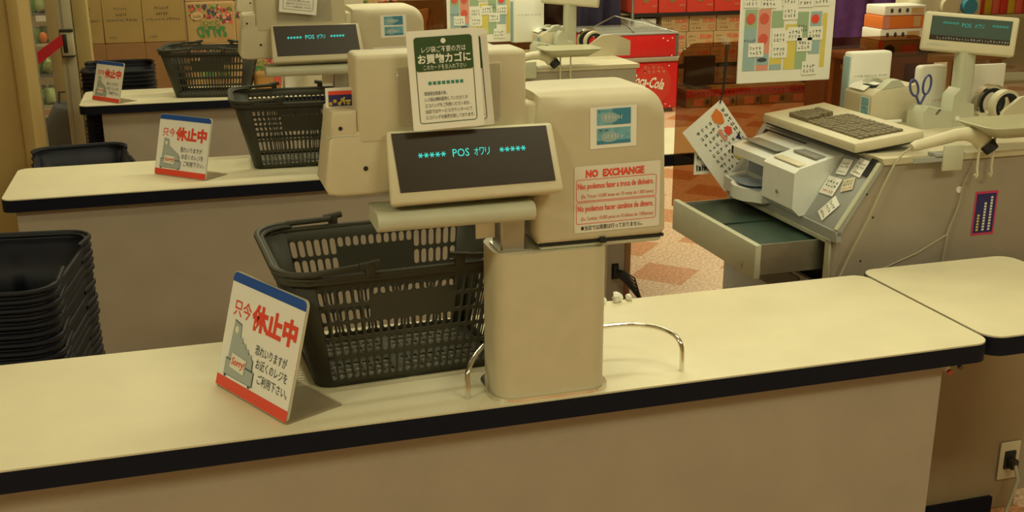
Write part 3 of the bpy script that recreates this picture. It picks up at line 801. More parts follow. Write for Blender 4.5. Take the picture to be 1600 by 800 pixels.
copy_tree(pt, 'cream slip printer with a blue sticker on the second lane console', (1.84+DX2+.12, .985+DY2-.05, .987))
def make_cover(label):
    t = thing('paper_roll_cover', label, 'printer cover', (1.852, 1.104, .987))
    MB().box(0, 0, 0, .138, .040, .184, white_card, .008, 3).build('cover_shell', t)
    MB().box(-.0035, .003, .0, .001, .037, .172, paleblue_print, .002).build('blue_edge', t)
    P = Print(); P.scribble(.014, .112, .112, .007, grey_line, 14, 1, .0008); P.build('perforation', t, M=FRONT(0, -.0005, 0))
    return t
cv = make_cover('white upright box with pale blue edge standing behind the right slip printer')
copy_tree(cv, 'white upright box standing behind the second lane slip printer', (1.365, 1.07+DY2-.02, 1.03))
def make_pole(label):
    t = thing('pole_display', label, 'pole display', (2.092, .92, .987))
    b = MB(); b.prism(rrect_pts(-.05, -.04, .05, .04, .015), 0, .012, cream, 'z', smooth=True); b.build('pole_base', t)
    b = MB(); b.prism(rrect_pts(-.026, -.02, .026, .02, .012), .012, .20, cream_green, 'z', smooth=True); b.build('pole', t)
    yaw = math.radians(-31); tl = math.radians(9)
    u = Vector((math.cos(yaw), math.sin(yaw), 0)); nrm = Vector((math.sin(yaw), -math.cos(yaw), 0))
    v_ = Vector((0, 0, 1))*math.cos(tl)-nrm*math.sin(tl); ro = math.radians(-3.5); u, v_ = u*math.cos(ro)+v_*math.sin(ro), v_*math.cos(ro)-u*math.sin(ro)
    M = frame(Vector((0, 0, .197))-u*.122+nrm*.025, u, v_)
    b = MB(); b.box(0, 0, -.04, .244, .106, 0, cream_light, .007, 3); hd = b.build('display_head', t, M=M)
    P = Print(); P.poly([(.018, .030), (.227, .030), (.227, .095), (.018, .095)], screen_grey, .0006)
    P.rect(.018, .030, .209, .013, screen_black, .0010); P.scribble(.036, .032, .19, .009, grey_print, 26, 1, .0014, 4)
    P.build('screen', hd)
    P = Print(); P.text('*****', .048, .074, .042, .008, vfd_dim, 0, .0018); P.text('POS', .098, .069, .024, .011, vfd_dim, 0, .0018)
    for k, ch in enumerate('オワリ'): P.text(ch, .131+.0085*k, .069, .007, .011, vfd_dim, 0, .0018)
    P.text('*****', .176, .074, .042, .008, vfd_dim, 0, .0018); P.build('display_digits', hd); P = Print(); P.scribble(.014, .013, .055, .009, grey_print, 8, 1, .0012, 3); P.build('maker_print', hd)
    return t
pd = make_pole('cream pole display with grey screen at upper right on the right console')
copy_tree(pd, 'cream pole display of the second lane, only its lower edge in the photo', (2.085+DX2, .93+DY2, .987+.01))
# pen holder, scissors, pen
def make_holder(label):
    t = thing('pen_holder', label, 'holder', (1.95, .86, .987))
    b = MB()
    b.prism([(-.02, 0), (-.02, .045), (-.006, .062), (.075, .045), (.075, 0)], 0, .07, cream_green, 'y')
    b.prism([(.078, 0), (.082, .085), (.10, .105), (.125, .09), (.125, .06), (.15, .06), (.155, 0)], .01, .06, cream_green, 'y'); b.build('holder_body', t)
    b = MB(); b.prism([(.018, .0405), (.03, .0545), (.037, .0525), (.024, .0395)], -.0012, .0, grey_dark, 'y'); b.cyl((.10, .010, .022), (.10, .0085, .022), .007, white_card, 14); b.build('slot_marks', t)
    return t
ph = make_holder('grey green pen holder on the right console, holding the scissors')
copy_tree(ph, 'grey green pen holder on the second lane console', (1.93+DX2, .86+DY2, .987))
sc = thing('scissors', 'scissors with blue handles standing in the pen holder', 'scissors', (1.945, .905, 1.02))
sc.scale = (.88, .88, .88)
def ring(cx, cz, rx, rz, tilt):
    return [(cx+rx*math.cos(a)*math.cos(tilt)-rz*math.sin(a)*math.sin(tilt), 0, cz+rx*math.cos(a)*math.sin(tilt)+rz*math.sin(a)*math.cos(tilt)) for a in [2*math.pi*k/18 for k in range(18)]]
MB().tube(ring(-.022, .085, .014, .027, .35), .0038, scissor_blue, 7, closed=True).tube([(-.012, 0, .060), (.004, 0, .030)], .004, scissor_blue, 7).build('handle', sc)
MB().tube(ring(.024, .093, .014, .030, -.1), .0038, scissor_blue, 7, closed=True).tube([(.022, 0, .064), (.006, 0, .030)], .004, scissor_blue, 7).build('handle', sc)
MB().prism([(-.004, .035), (.010, .035), (.012, -.02), (.006, -.02)], -.002, .002, steel, 'y').build('blade', sc)
pn = thing('marker_pen', 'white marker pen with red print lying before the slip printer', 'pen', (1.83, .955, .994))
MB().tube([(0, 0, 0), (.10, .0, 0)], .0055, white_card, 10).build('barrel', pn); MB().tube([(.005, 0, 0), (.035, 0, 0)], .0058, salmon_print, 10).build('label_band', pn)
# tape rolls in their rest
def make_tape(label):
    t = thing('tape_dispenser', label, 'tape dispenser', (2.125, .80, .987))
    b = MB(); b.prism([(0, 0), (.02, .05), (.07, .085), (.13, .09), (.20, .06), (.20, 0)], .0, .012, cream, 'y', smooth=False)
    b.prism([(0, 0), (.02, .03), (.20, .03), (.20, 0)], .012, .14, cream, 'y'); b.build('rest', t)
    for k, (y, m, r) in enumerate(((.045, cream_light, .045), (.105, chrome, .052))):
        b = MB(); Mx = Matrix.Translation((.055, y, .055)) @ Matrix.Rotation(math.pi/2, 4, 'X')
        b.lathe([(r, -.012), (r, .012), (r*.82, .012), (r*.82, -.012), (r, -.012)], m, 28, Mx); rl = b.build('tape_roll', t)
        b = MB(); b.lathe([(r*.82, -.013), (r*.82, .013), (r*.62, .013), (r*.62, -.013), (r*.82, -.013)], dark_void, 28, Mx); b.build('roll_core', rl)
    return t
tp = make_tape('tape dispenser with two rolls at right edge, on the right console')
copy_tree(tp, 'tape dispenser with rolls on the second lane console', (2.12+DX2, .83+DY2, .987))
# hand scanner with cord, hanging by the near side
def make_scanner(label):
    t = thing('hand_scanner', label, 'scanner', (0, 0, 0))
    b = MB(); b.tube([(1.675, .556, 1.012), (1.69, .556, 1.016), (1.75, .556, 1.026), (1.80, .556, 1.036), (1.83, .556, 1.037), (1.86, .556, 1.030), (1.88, .556, 1.015), (1.885, .556, 1.006)],
                     [.010, .013, .0145, .0155, .017, .021, .024, .020], cream_light, 12); b.build('handle', t)
    MB().tube([(1.883, .545, 1.012), (1.895, .535, .995)], [.02, .017], dark_void, 12).build('scan_window', t)
    pts = [(1.678, .556, 1.012), (1.655, .556, 1.0), (1.63, .552, .975), (1.60, .548, .92), (1.57, .546, .85), (1.53, .545, .77), (1.50, .545, .70)]
    MB().tube(pts, .003, cable_cream, 7).build('cord', t)
    return t
hs = make_scanner('cream hand scanner with cord, lying at the near edge of the right console')
copy_tree(hs, 'cream hand scanner on the second lane console', (DX2, DY2, 0))
br = thing('scanner_cradle', 'grey green cradle holding the hand scanner on the right console', 'cradle', (1.735, .57, .94))
MB().box(.0, -.03, .046, .085, .0, .055, grey_metal).box(.02, -.035, .012, .078, -.028, .075, cream_green, .003).box(-.06, -.03, .036, .05, -.026, .048, grey_metal).build('cradle_plate', br)
copy_tree(br, 'grey green cradle under the hand scanner of the second lane', (1.735+DX2, .57+DY2, .94))
def make_tray(label, off, hook):
    t = thing('coin_tray_stand', label, 'tray', (1.95, .545, 0))
    b = MB(); ow, od = .115, .075
    o1 = rrect_pts(-ow, -od, ow, od, .03); i1 = rrect_pts(-ow*.62, -od*.6, ow*.62, od*.6, .02); n = len(o1)
    z0, z1 = 1.036, 1.064
    vs = [(x, y, z1) for x, y in o1]+[(x, y, z0) for x, y in i1]
    b.faces(vs, [[k, (k+1) % n, (k+1) % n+n, k+n] for k in range(n)], tray_olive, True); b.faces([(x, y, z0) for x, y in i1], [list(range(n))], tray_olive)
    ob = b.build('tray', t, merge=True); sm = ob.modifiers.new('thickness', 'SOLIDIFY'); sm.thickness = .004
    for s in (-1, 1):
        MB().tube([(off+s*.021, 0, 1.036), (off+s*.021, 0, .95), (off+s*.021, -.004, .935), (off+s*.021-.006, -.008, .930), (off+s*.021-.012, -.010, .938)], .0032, cream_light, 7).build('leg', t)
    if hook: MB().tube([(off+.052*math.cos(a), -.004, .885+.055*math.sin(a)) for a in [math.radians(-50+280*k/14) for k in range(15)]], .0028, cream_light, 7).build('wire_hook', t)
    return t
tr = make_tray('cream coin tray on a wire stand at right edge, above the hand scanner', -.065, False)
tr2 = make_tray('cream coin tray on two wire legs, second lane console, before the tape rolls', -.012, True); tr2.location = (1.945+DX2, .545+DY2, .0)
# loose cords down the side panel
tag(MB().tube([(1.842, .562, .90), (1.836, .560, .86), (1.81, .560, .78), (1.73, .560, .74), (1.64, .560, .71), (1.58, .558, .66)], .0018, cable_cream, 6).build('loose_cable'), 'thin pale cord sagging in a curve across the console side panel', 'cord')
tag(MB().tube([(1.86, .561, .95), (1.842, .560, .91), (1.835, .560, .85), (1.815, .560, .80), (1.805, .558, .70), (1.80, .558, .66)], .0017, cable_cream, 6).build('loose_cable'), 'thin grey cord hanging straight down the console side panel', 'cord')
# plastic bags behind the pole
bgp = thing('plastic_bag_pack', 'pack of clear plastic bags with red print behind the pole display', 'bag pack', (2.075, 1.02, .987))
MB().box(-.05, -.01, 0, .04, .03, .15, film_white if False else white_card, .012, 3).build('pack', bgp)
P = Print(); P.scribble(-.01, .045, .04, .012, salmon_print, 5, 1); P.build('print', bgp, M=FRONT(0, -.0105, 0))
en = thing('paper_envelope', 'cream paper envelope with red mark at upper right, behind the tape rolls', 'envelope', (2.16, 1.02, .987))
MB().box(0, 0, 0, .16, .012, .145, paper, .003).build('envelope', en)
P = Print(); P.scribble(.0, .118, .022, .02, red, 2, 1); P.build('print', en, M=FRONT(0, -.0006, 0))

# ------------------------------------------------------------------ tinted partitions and hanging boards
def make_partition(label, x0, x1, y, z0, z1):
    t = thing('tinted_partition', label, 'partition', (x0, y, z0))
    w, h, r = x1-x0, z1-z0, .06
    pts = [(0, 0), (w, 0)]+[(w-r+r*math.cos(a), h-r+r*math.sin(a)) for a in [math.pi/2*k/8 for k in range(9)]]+[(r-r*math.sin(a), h-r+r*math.cos(a)) for a in [math.pi/2*k/8 for k in range(9)]]
    MB().prism(pts, 0, .005, tint, 'y').build('tinted_sheet', t)
    for x in (w*.45, w*.8): MB().box(x, -.075, .03, x+.03, -.0005, .10, steel).build('bracket', t)
    return t
make_partition('brown tinted acrylic partition standing behind the open cash drawer', 1.345, 2.17, 1.185, .735, 1.205)
make_partition('brown tinted acrylic partition of the second lane behind the terminal', .79, 1.66, 1.185+1.84, .735, 1.205)
def make_board(label, group=None):
    t = thing('price_board', label, 'price board', (0, 0, 0))
    w, h = .305, .262
    MB().box(0, -.004, 0, w, 0, h, white_card, .002, 1).build('board', t)
    P = Print(); Wd = P.w
    X = lambda f: f*w; Y = lambda f: h*(1-f)
    def cell(x0, y0, x1, y1, m, k=1): P.rect(X(x0), Y(y1), X(x1)-X(x0), Y(y0)-Y(y1), m, Wd*k)
    cell(.05, .20, .18, .40, palegreen_print); cell(.05, .40, .18, .86, paleblue_print); cell(.19, .20, .32, .86, salmon_print); cell(.19, .68, .32, .80, paleblue_print, 1.5)
    cell(.33, .22, .46, .40, palegreen_print); cell(.33, .72, .46, .80, yellow_print); cell(.33, .80, .46, .86, paleblue_print); cell(.48, .37, .60, .86, yellow_print)
    cell(.60, .24, .72, .86, palegreen_print); cell(.74, .24, .86, .70, paleblue_print); cell(.87, .26, .92, .85, yellow_print)
    for (x, y) in ((.11, .30), (.25, .30), (.25, .52)):
        P.disc(X(x), Y(y), .0145, .0155, red_soft, Wd*2.5)
    P.disc(X(.79), Y(.32), .013, .013, red, Wd*2.5); P.disc(X(.25), Y(.745), .016, .006, grey_line, Wd*2.5)
    for i, (x, y) in enumerate(((.03, .03), (.21, .04), (.43, .02), (.60, .04), (.77, .03), (.44, .17), (.34, .43), (.35, .58), (.61, .52), (.68, .78), (.10, .56), (.72, .40), (.50, .40))):
        cell(x, y, x+.16, y+.15, white_card, 3); P.scribble(X(x+.01), Y(y+.13), w*.13, h*.10, grey_line, 4, 2, Wd*4, i)
    P.scribble(X(.05), Y(.55), w*.12, h*.04, grey_line, 5, 1, Wd*4); P.scribble(X(.61), Y(.46), w*.1, h*.09, grey_line, 4, 2, Wd*4)
    P.build('printed_sheet', t, M=FRONT(0, -.0045, 0))
    MB().box(w*.42, -.012, h-.02, w*.50, .004, h+.02, film_clear).build('clip', t)
    return t
b1 = make_board('white price board with coloured cells hung on the tinted partition at right'); b1.location = (1.525, 1.178, 1.085)
b2 = copy_tree(b1, 'white price board with coloured cells behind the green bag card, second lane', (1.105, 1.178+1.82, 1.022), math.radians(0))
# tilted price card on a cord
hc = thing('hanging_price_card', 'white price card hanging askew on a black cord before the tinted partition', 'price card', (1.475, 1.165, 1.046))
ang = math.radians(-38)
CM = frame((0, 0, 0), (math.cos(math.radians(38)), 0, math.sin(math.radians(38))), (-math.sin(math.radians(38)), 0, math.cos(math.radians(38))))
MB().prism([(-.148, -.235), (0, -.235), (0, 0), (-.148, 0)], -.0015, 0, white_card, 'z').build('card', hc, M=CM)
P = Print()
for k in range(9): P.scribble(-.12+.0, -.215+.0215*k, .09, .016, grey_line, 6, 1, None, k)
P.scribble(-.02, -.16, .012, .14, black_print, 2, 8)
P.poly([(-.052, -.018), (-.028, -.010), (-.022, -.035), (-.030, -.060), (-.045, -.058), (-.056, -.040)], orange_print, P.w*3)
P.poly([(-.046, -.080), (-.030, -.074), (-.022, -.088), (-.030, -.104), (-.044, -.100)], red, P.w*3); P.rect(-.062, -.110, .010, .042, salmon_print, P.w*3)
P.poly([(-.030, -.122), (-.012, -.118), (-.020, -.138)], purple_print, P.w*3); P.disc(-.048, -.165, .014, .022, yellow_print, P.w*3); P.disc(-.07, -.215, .012, .012, yellow_print, P.w*3)
P.build('print', hc, M=CM)
MB().tube([(-.004, -.002, -.012), (.002, -.003, .03), (.006, -.003, .16)], .0022, cable_black, 6).tube([(.004, -.003, .02), (.013, -.003, .16)], .0016, cable_black, 6).build('cord', hc)
MB().box(0, -.006, .155, .016, .028, .175, film_clear, .001, 1).build('clip', hc)
wc = thing('barcode_card', 'small white card with barcode behind the askew price card', 'card', (1.405, 1.178, .826))
MB().box(0, -.001, 0, .07, 0, .12, white_card).build('card', wc)
P = Print(); P.scribble(.006, .006, .05, .03, black_print, 9, 1); P.scribble(.006, .04, .05, .02, grey_line, 6, 1); P.build('print', wc, M=FRONT(0, -.0015, 0))

# ------------------------------------------------------------------ cartons at left back
def make_carton(label, x0, x1, y0, y1, z0, z1, m, kind, group=None):
    t = thing('carton', label, 'carton', (x0, y0, z0), 0, group)
    w, h = x1-x0, z1-z0
    b = MB(); b.box(.001, 0, 0, w-.001, y1-y0, h-.001, m, .003, 1); b.build('box', t)
    P = Print(); P.w = .0012
    if kind == 'plain':
        P.scribble(w*.30, h*.55, w*.34, h*.06, grey_line, 6, 1); P.scribble(w*.33, h*.45, w*.28, h*.06, black_print, 5, 1)
        P.scribble(w*.10, h*.36, w*.44, h*.055, grey_line, 8, 1); P.scribble(w*.57, h*.36, w*.32, h*.06, black_print, 5, 1); P.scribble(w*.12, h*.08, w*.2, h*.045, grey_line, 5, 1)
    elif kind == 'fruit':
        rr = random.Random(int(x0*100))
        P.rect(w*.03, h*.04, w*.94, h*.90, paper_tan)
        for k in range(170):
            x = w*(.05+.88*rr.random()); y = h*(.48+.42*rr.random())
            if x < w*.4 and y < h*.8 and k % 4: continue
            P.disc(x, y, .007+.006*rr.random(), .008+.004*rr.random(), rr.choice([red_soft, magenta_dull, leaf_b, magenta_dull, leaf_a, grey_line, salmon_print]), P.w*(1.1+.012*k), 8)
        P.rrect(w*.28, h*.41, w*.40, h*.17, .015, paper_tan, P.w*3.6)
        P.disc(w*.22, h*.66, w*.13, h*.10, cardboard_pale, P.w*4); P.scribble(w*.14, h*.60, w*.16, h*.1, grey_line, 4, 1, P.w*5)
        P.text('SALAD', w*.22, h*.14, w*.60, h*.27, leaf_bright, .03, P.w*4, turn=True, skew=-.2)
        P.text('QUACK', w*.30, h*.425, w*.38, h*.13, leaf_a, .02, P.w*4, turn=True, skew=-.2); P.scribble(w*.6, h*.06, w*.3, h*.06, red_soft, 6, 1, P.w*4)
    elif kind == 'red':
        P.disc(w*.5, h*.75, w*.16, h*.3, cardboard_dark); P.scribble(w*.75, h*.25, w*.2, h*.15, cardboard_pale, 4, 1)
    elif kind == 'print':
        P.scribble(w*.06, h*.62, w*.28, h*.18, black_print, 4, 1, seed=3); P.scribble(w*.06, h*.42, w*.3, h*.12, black_print, 5, 1)
        P.text('D3.30H', w*.50, h*.55, w*.44, h*.26, red, .02); P.outline(w*.72, h*.15, w*.2, h*.24, w*.015, red, None, w*.03); P.scribble(w*.12, h*.12, w*.3, h*.16, grey_line, 3, 1)
    elif kind == 'strip':
        P.rect(0, h*.60, w, h*.40, carton_red); P.scribble(w*.05, h*.66, w*.9, h*.25, black_print, 5, 1, P.w*2); P.rect(w*.3, h*.08, w*.4, h*.42, salmon_print); P.disc(w*.86, h*.3, w*.07, h*.16, grey_line)
    P.build('print', t, M=FRONT(0, -.0005, 0))
    return t
paper_tan = mat('tan_print', (.45, .31, .12), .7)
magenta_dull = mat('dull_magenta_print', (.30, .035, .06), .6)
leaf_bright = mat('bright_green_print', (.04, .24, .07), .6)
YB = 5.6
xs = [-.615, -.437, -.205, .045]
nm = ['half behind the door frame', 'middle of the row of three', 'beside the fruit carton']
for i in range(3):
    make_carton('tall plain carton with small print, '+nm[i], xs[i], xs[i+1], YB, YB+.35, .80, 1.16, cardboard, 'plain', 'tall plain cartons')
    make_carton('darker cardboard carton under the tall plain ones, '+['leftmost', 'middle', 'rightmost'][i]+' of three', xs[i], xs[i+1], YB, YB+.35, .40, .799, cardboard_dark, 'none', 'darker lower cartons')
    make_carton('bottom cardboard carton on the floor of the row at left back', xs[i], xs[i+1], YB, YB+.35, 0, .399, cardboard_dark, 'none', 'floor cartons of the left row')
xf = [.055, .352, .61, .87, 1.13, 1.39]
for i in range(5):
    for k in range(5):
        z0 = .26*k
        lab = 'fruit printed carton reading SALAD QUACK upside down, above the farthest basket' if (i, k) == (0, 3) else 'fruit printed carton in the stacks at the back, behind the terminals'
        make_carton(lab, xf[i], xf[i+1], YB+.02, YB+.35, z0, z0+.2585, cardboard_pale, 'fruit', None if (i, k) == (0, 3) else 'fruit printed cartons')
# pinkish kraft sheet and dark coat-like bag behind the second terminal
ks = thing('kraft_board', 'pinkish brown folded board standing behind the second lane printer housing', 'board', (1.10, 4.12, .0))
MB().prism([(0.03, .0), (.24, .0), (.17, 1.08), (.02, 1.06), (.0, 1.0)], 0, .02, salmon_tan if False else cardboard_pale, 'y').prism([(.16, 1.0), (.20, .6), (.23, .6), (.185, 1.08)], -.03, .03, cardboard_dark, 'y').build('folded_sheet', ks)
MB().box(.0, -.1, 0, .24, .12, .02, cardboard_dark).build('foot', ks)

# ------------------------------------------------------------------ door and outside at upper left
fr = MB()
fr.box(-.628, 4.86, 0, -.548, 4.96, 2.3, frame_cream, .006); fr.box(-.545, 4.86, 0, -.468, 5.0, 2.3, frame_tan, .006); fr.box(-.60, 4.852, 0, -.592, 4.862, 2.3, panel_mauve)
fr.box(-1.6, 4.86, 2.2, -.468, 4.96, 2.3, frame_cream)
d1 = struct(fr.build('door_1'))
struct(MB().box(-1.6, 4.905, .05, -.628, 4.911, 2.2, glass).build('window_1'))
struct(MB().box(-.548, 4.98, 0, -.47, 5.02, 3.0, frame_tan).build('trim_2'))
pole = tag(MB().cyl((0, 0, .01), (0, 0, 1.2), .011, steel, 14).lathe([(.10, 0), (.10, .012), (.02, .02), (.011, .03)], steel).build('barrier_pole', loc=(-.742, 4.72, .0)), 'slim steel barrier pole at upper left beside the gold pillar', 'pole')
bx = thing('belt_barrier', 'red retractable belt running from a cream case down to the left', 'barrier belt', (-.583, 4.84, .895))
MB().box(-.03, -.03, -.075, .03, .018, .065, frame_cream, .004).box(-.022, -.036, -.055, .0, -.029, .045, cable_black, .002).box(-.034, -.034, .055, .032, .02, .068, cable_black).box(-.034, -.034, -.078, .032, .02, -.07, cable_black).build('belt_case', bx)
MB().prism([(-.018, .048), (-.018, -.010), (-.235, -.170), (-.245, -.105)], -.035, -.032, belt_red, 'y').build('belt', bx)
# produce display outside the door
rk = thing('produce_rack', 'produce display rack seen through the door at upper left', 'rack', (-1.05, 5.5, 0))
SHZ = [.27, .45, .63, .81, .99, 1.17]
for k, z in enumerate(SHZ): MB().box(-.35, .04*k-.02, z-.015, .40, .04*k+.17, z, frame_cream if k % 2 else grey_dark).build('shelf', rk)
for x in (-.35, .375): MB().box(x, .1, 0, x+.025, .42, 1.5, steel).build('post', rk)
rr = random.Random(11)
lumps = {}
for nm_, m in (('leafy_vegetable', leaf_a), ('pale_leafy_vegetable', leaf_b), ('orange_vegetable', veg_orange), ('red_vegetable', veg_red), ('yellow_flower_bunch', veg_yellow)):
    b = MB(); bb = bmesh.new(); bmesh.ops.create_icosphere(bb, subdivisions=2, radius=1)
    for v in bb.verts: v.co *= (.75+.5*rr.random()) if 'leaf' in nm_ or 'flower' in nm_ else (.95+.08*rr.random())
    b.absorb(bb, m, smooth=True); o = b.build(nm_); lumps[nm_] = o.data; bpy.data.objects.remove(o)
SAY = {'leafy_vegetable': 'dark green leafy vegetable', 'pale_leafy_vegetable': 'pale green leafy vegetable', 'orange_vegetable': 'orange vegetable', 'red_vegetable': 'red vegetable', 'yellow_flower_bunch': 'yellow flower bunch'}
KINDS = ['leafy_vegetable', 'pale_leafy_vegetable', 'leafy_vegetable', 'orange_vegetable', 'leafy_vegetable', 'red_vegetable', 'pale_leafy_vegetable', 'leafy_vegetable']
for q, z in enumerate(SHZ):
    for j in range(15):
        k = KINDS[rr.randrange(8)]; s = (.034 if 'leaf' in k else .021)+.009*rr.random()
        o = bpy.data.objects.new(k, lumps[k]); COL.objects.link(o)
        o.location = (-.95+.052*(j % 5)+.02*rr.random(), 5.5+.04*q+.02+.055*(j//5), z+s*1.25); o.scale = (s, s, s*1.3); o.rotation_euler = (0, 0, rr.random()*6)
        tag(o, SAY[k]+' on the rack seen through the door', 'vegetable', SAY[k]+'s on the rack outside')

# ------------------------------------------------------------------ right background: cooler, shelf, cloth
ck = thing('drinks_cooler', 'red drinks chest cooler with white script behind the second lane', 'cooler', (3.10, 6.55, 0))
MB().box(0, 0, .03, .775, .55, .415, cooler_red, .02, 3).build('lower_chest', ck)
MB().box(-.01, -.012, .415, .785, .56, .45, panel_mauve, .006).build('grey_band', ck)
MB().box(.02, .005, .45, .74, .54, .63, cooler_red, .01).build('upper_bin', ck)
MB().box(.735, .01, .45, .765, .545, .64, grey_dark, .006).build('end_cap', ck)
MB().box(.01, .0, .63, .76, .55, .645, grey_metal, .004).build('bin_lip', ck)
b = MB()
for (p0, p1) in (((.02, .02, .645), (.02, .02, .70)), ((.72, .02, .645), (.60, .4, .72)), ((.02, .02, .70), (.40, .5, .74)), ((.40, .5, .74), (.72, .02, .65)), ((.38, .02, .645), (.38, .3, .72))): b.tube([p0, p1], .005, steel, 6)
b.box(.02, .03, .66, .70, .5, .664, film_clear); b.build('clear_lid', ck)
P = Print(); P.w = .002
P.disc(.54, .235, .165, .165, carton_red); P.outline(.375, .07, .33, .33, .006, carton_red, P.w*1.5, .16)
P.build('disc_emblem', ck, M=FRONT(0, -.001, 0)); P = Print(); P.w = .002
P.text('Coca-Cola', .33, .245, .30, .085, white_print, .025, P.w*3, skew=.4, rise=-.06); P.build('script_lettering', ck, M=FRONT(0, -.001, 0)); P = Print(); P.w = .002
P.poly([(.10, .345), (.26, .27), (.30, .34), (.31, .345), (.275, .245), (.255, .25)], white_print, P.w*3); P.build('white_swoosh', ck, M=FRONT(0, -.001, 0)); P = Print(); P.w = .002
P.scribble(.45, .315, .2, .075, salmon_print, 5, 2, P.w*3)
for (x, z) in ((.62, .60), (.70, .60), (.70, .46), (.66, .07), (.70, .05), (.68, .38), (.66, .58)): P.disc(x, z, .006, .006, white_print, P.w*3, 8)
P.build('small_print', ck, M=FRONT(0, -.001, 0))
MB().box(.03, .03, 0, .74, .52, .032, grey_dark).build('plinth', ck)
# wire shelf with cartons
SY = 7.12
sh = thing('wire_shelf', 'dark wire shelf behind the cooler, loaded with red and cardboard cartons', 'shelf', (3.68, SY, 0))
for z in (.05, .30, .745): MB().box(0, 0, z-.012, 1.35, .45, z, cable_black, .002, 1).box(0, -.012, z-.03, 1.35, 0, z-.008, cable_black).build('shelf_deck', sh)
for (x, y) in ((.0, -.012), (1.33, -.012), (.0, .43), (1.33, .43)): MB().cyl((x+.01, y+.01, 0), (x+.01, y+.01, 1.2), .014, steel, 10).build('upright', sh)
for i in range(4):
    x0 = 3.93+.26*i
    make_carton('red carton on the top deck of the wire shelf', x0, x0+.255, SY+.0, SY+.40, .746, .93, carton_red, 'red', 'red cartons on the wire shelf')
    for k in range(3):
        make_carton('small cardboard carton with red and black print on the wire shelf, middle deck', x0+.02*k, x0+.255+.02*k, SY+.02, SY+.40, .301+.139*k, .301+.1385*(k+1), cardboard_pale, 'print', 'printed cartons on the wire shelf')
make_carton('red carton at the left end of the wire shelf top deck', 3.70, 3.92, SY, SY+.4, .746, .93, carton_red, 'red')
make_carton('pale printed carton at the left end of the wire shelf, beside the cooler', 3.71, 3.92, SY+.02, SY+.4, .301, .70, white_card, 'print')
mo = thing('dark_monitor', 'dark box shaped screen behind the tinted partition, in front of the wire shelf', 'monitor', (4.02, 6.73, .151))
MB().box(0, 0, .03, .27, .05, .27, navy_plastic if False else screen_black, .008).build('screen_box', mo); MB().box(.10, .01, .01, .17, .05, .05, grey_dark).box(.05, -.04, 0, .22, .10, .015, grey_dark, .004).build('foot', mo)
for i in range(5):
    make_carton('low carton with red top strip on the floor behind the tinted partition', 4.0+.235*i, 4.23+.235*i, 6.66, 6.9, .0, .15, cardboard, 'strip', 'low red strip cartons on the floor')
for i, (x, y, w, h) in enumerate(((4.95, 6.1, .28, .36), (5.26, 6.0, .35, .40))):
    make_carton('dark brown carton under the price board behind the partition, '+('left' if i == 0 else 'right')+' of two', x, x+w, y, y+.3, 0, h, cardboard_dark, 'none')
# draped purple cloth
def cloth(label, x0, x1, y, h, m, seed):
    b = MB(); n = 40; rr = random.Random(seed); ph = [rr.random()*6 for _ in range(3)]
    rows = 10; vs = []
    for j in range(rows+1):
        for i in range(n+1):
            f = i/n; z = h*(1-j/rows); amp = .025+.03*j/rows
            vs.append((x0+(x1-x0)*f, y+amp*(math.sin(f*23+ph[0])+.6*math.sin(f*41+ph[1]+j*.3)), z))
    fs = [[j*(n+1)+i, j*(n+1)+i+1, (j+1)*(n+1)+i+1, (j+1)*(n+1)+i] for j in range(rows) for i in range(n)]
    b.faces(vs, fs, m, True)
    top = [(x0+(x1-x0)*i/n, y+.025*(math.sin(i/n*23+ph[0])+.6*math.sin(i/n*41+ph[1])), h) for i in range(n+1)]
    bk_ = [(x0+(x1-x0)*i/n, y+.6, h+.03*math.sin(i*.7)) for i in range(n+1)]
    b.faces(top+bk_, [[i, i+1, i+n+2, i+n+1] for i in range(n)], m, True)
    o = b.build('draped_cloth', merge=True); sm = o.modifiers.new('thickness', 'SOLIDIFY'); sm.thickness = .006
    return tag(o, label, 'cloth')
cloth('dark navy draped cloth at top centre behind the cooler', 2.95, 3.62, 7.25, 1.15, navy_cloth, 1)
cloth('purple draped cloth at top right, behind the price board', 5.35, 6.75, 7.4, 1.15, purple_cloth, 2)
# boxes seen right of the cloth
st_ = thing('side_table', 'low brown table carrying bright packages and a cream machine, behind the tinted partition', 'table', (4.05, 4.2, 0))
MB().box(0, 0, .66, 1.0, .5, .70, cardboard_dark, .004).build('table_top', st_)
for (x, y) in ((.02, .02), (.93, .02), (.02, .43), (.93, .43)): MB().box(x, y, 0, x+.05, y+.05, .66, cardboard_dark).build('leg', st_)
for i, (z, h, m, lab) in enumerate(((.701, .10, cardboard, 'brown printed package at the bottom of the stack right of the purple cloth'), (.802, .070, white_card, 'white package with black dots, second from the bottom of the bright stack'),
                                  (.873, .078, orange_print, 'bright orange package in the stack right of the purple cloth'), (.952, .060, white_card, 'white package with three dark dots on top of the stack by the purple cloth'))):
    t = thing('package', lab, 'package', (4.125+.008*i, 4.25, z))
    MB().box(0, 0, 0, .30, .2, h-.001, m, .008).build('wrapper', t)
    P = Print()
    if i in (1, 3):
        for k in range(3): P.disc(.05+.055*k, h*.5, .011, .014, grey_line, .001)
        P.rect(.19, h*.15, .09, h*.6, cardboard_pale, .001)
    elif i == 2: P.rect(.0, .0, .05, h, salmon_print, .001); P.rect(.22, .01, .05, h*.8, cardboard_pale, .001)
    else: P.disc(.08, h*.4, .04, h*.35, cable_black, .001); P.rect(0, 0, .03, h, red, .001); P.rect(.17, .02, .1, h*.5, red_soft, .001)
    P.build('print', t, M=FRONT(0, -.001, 0))
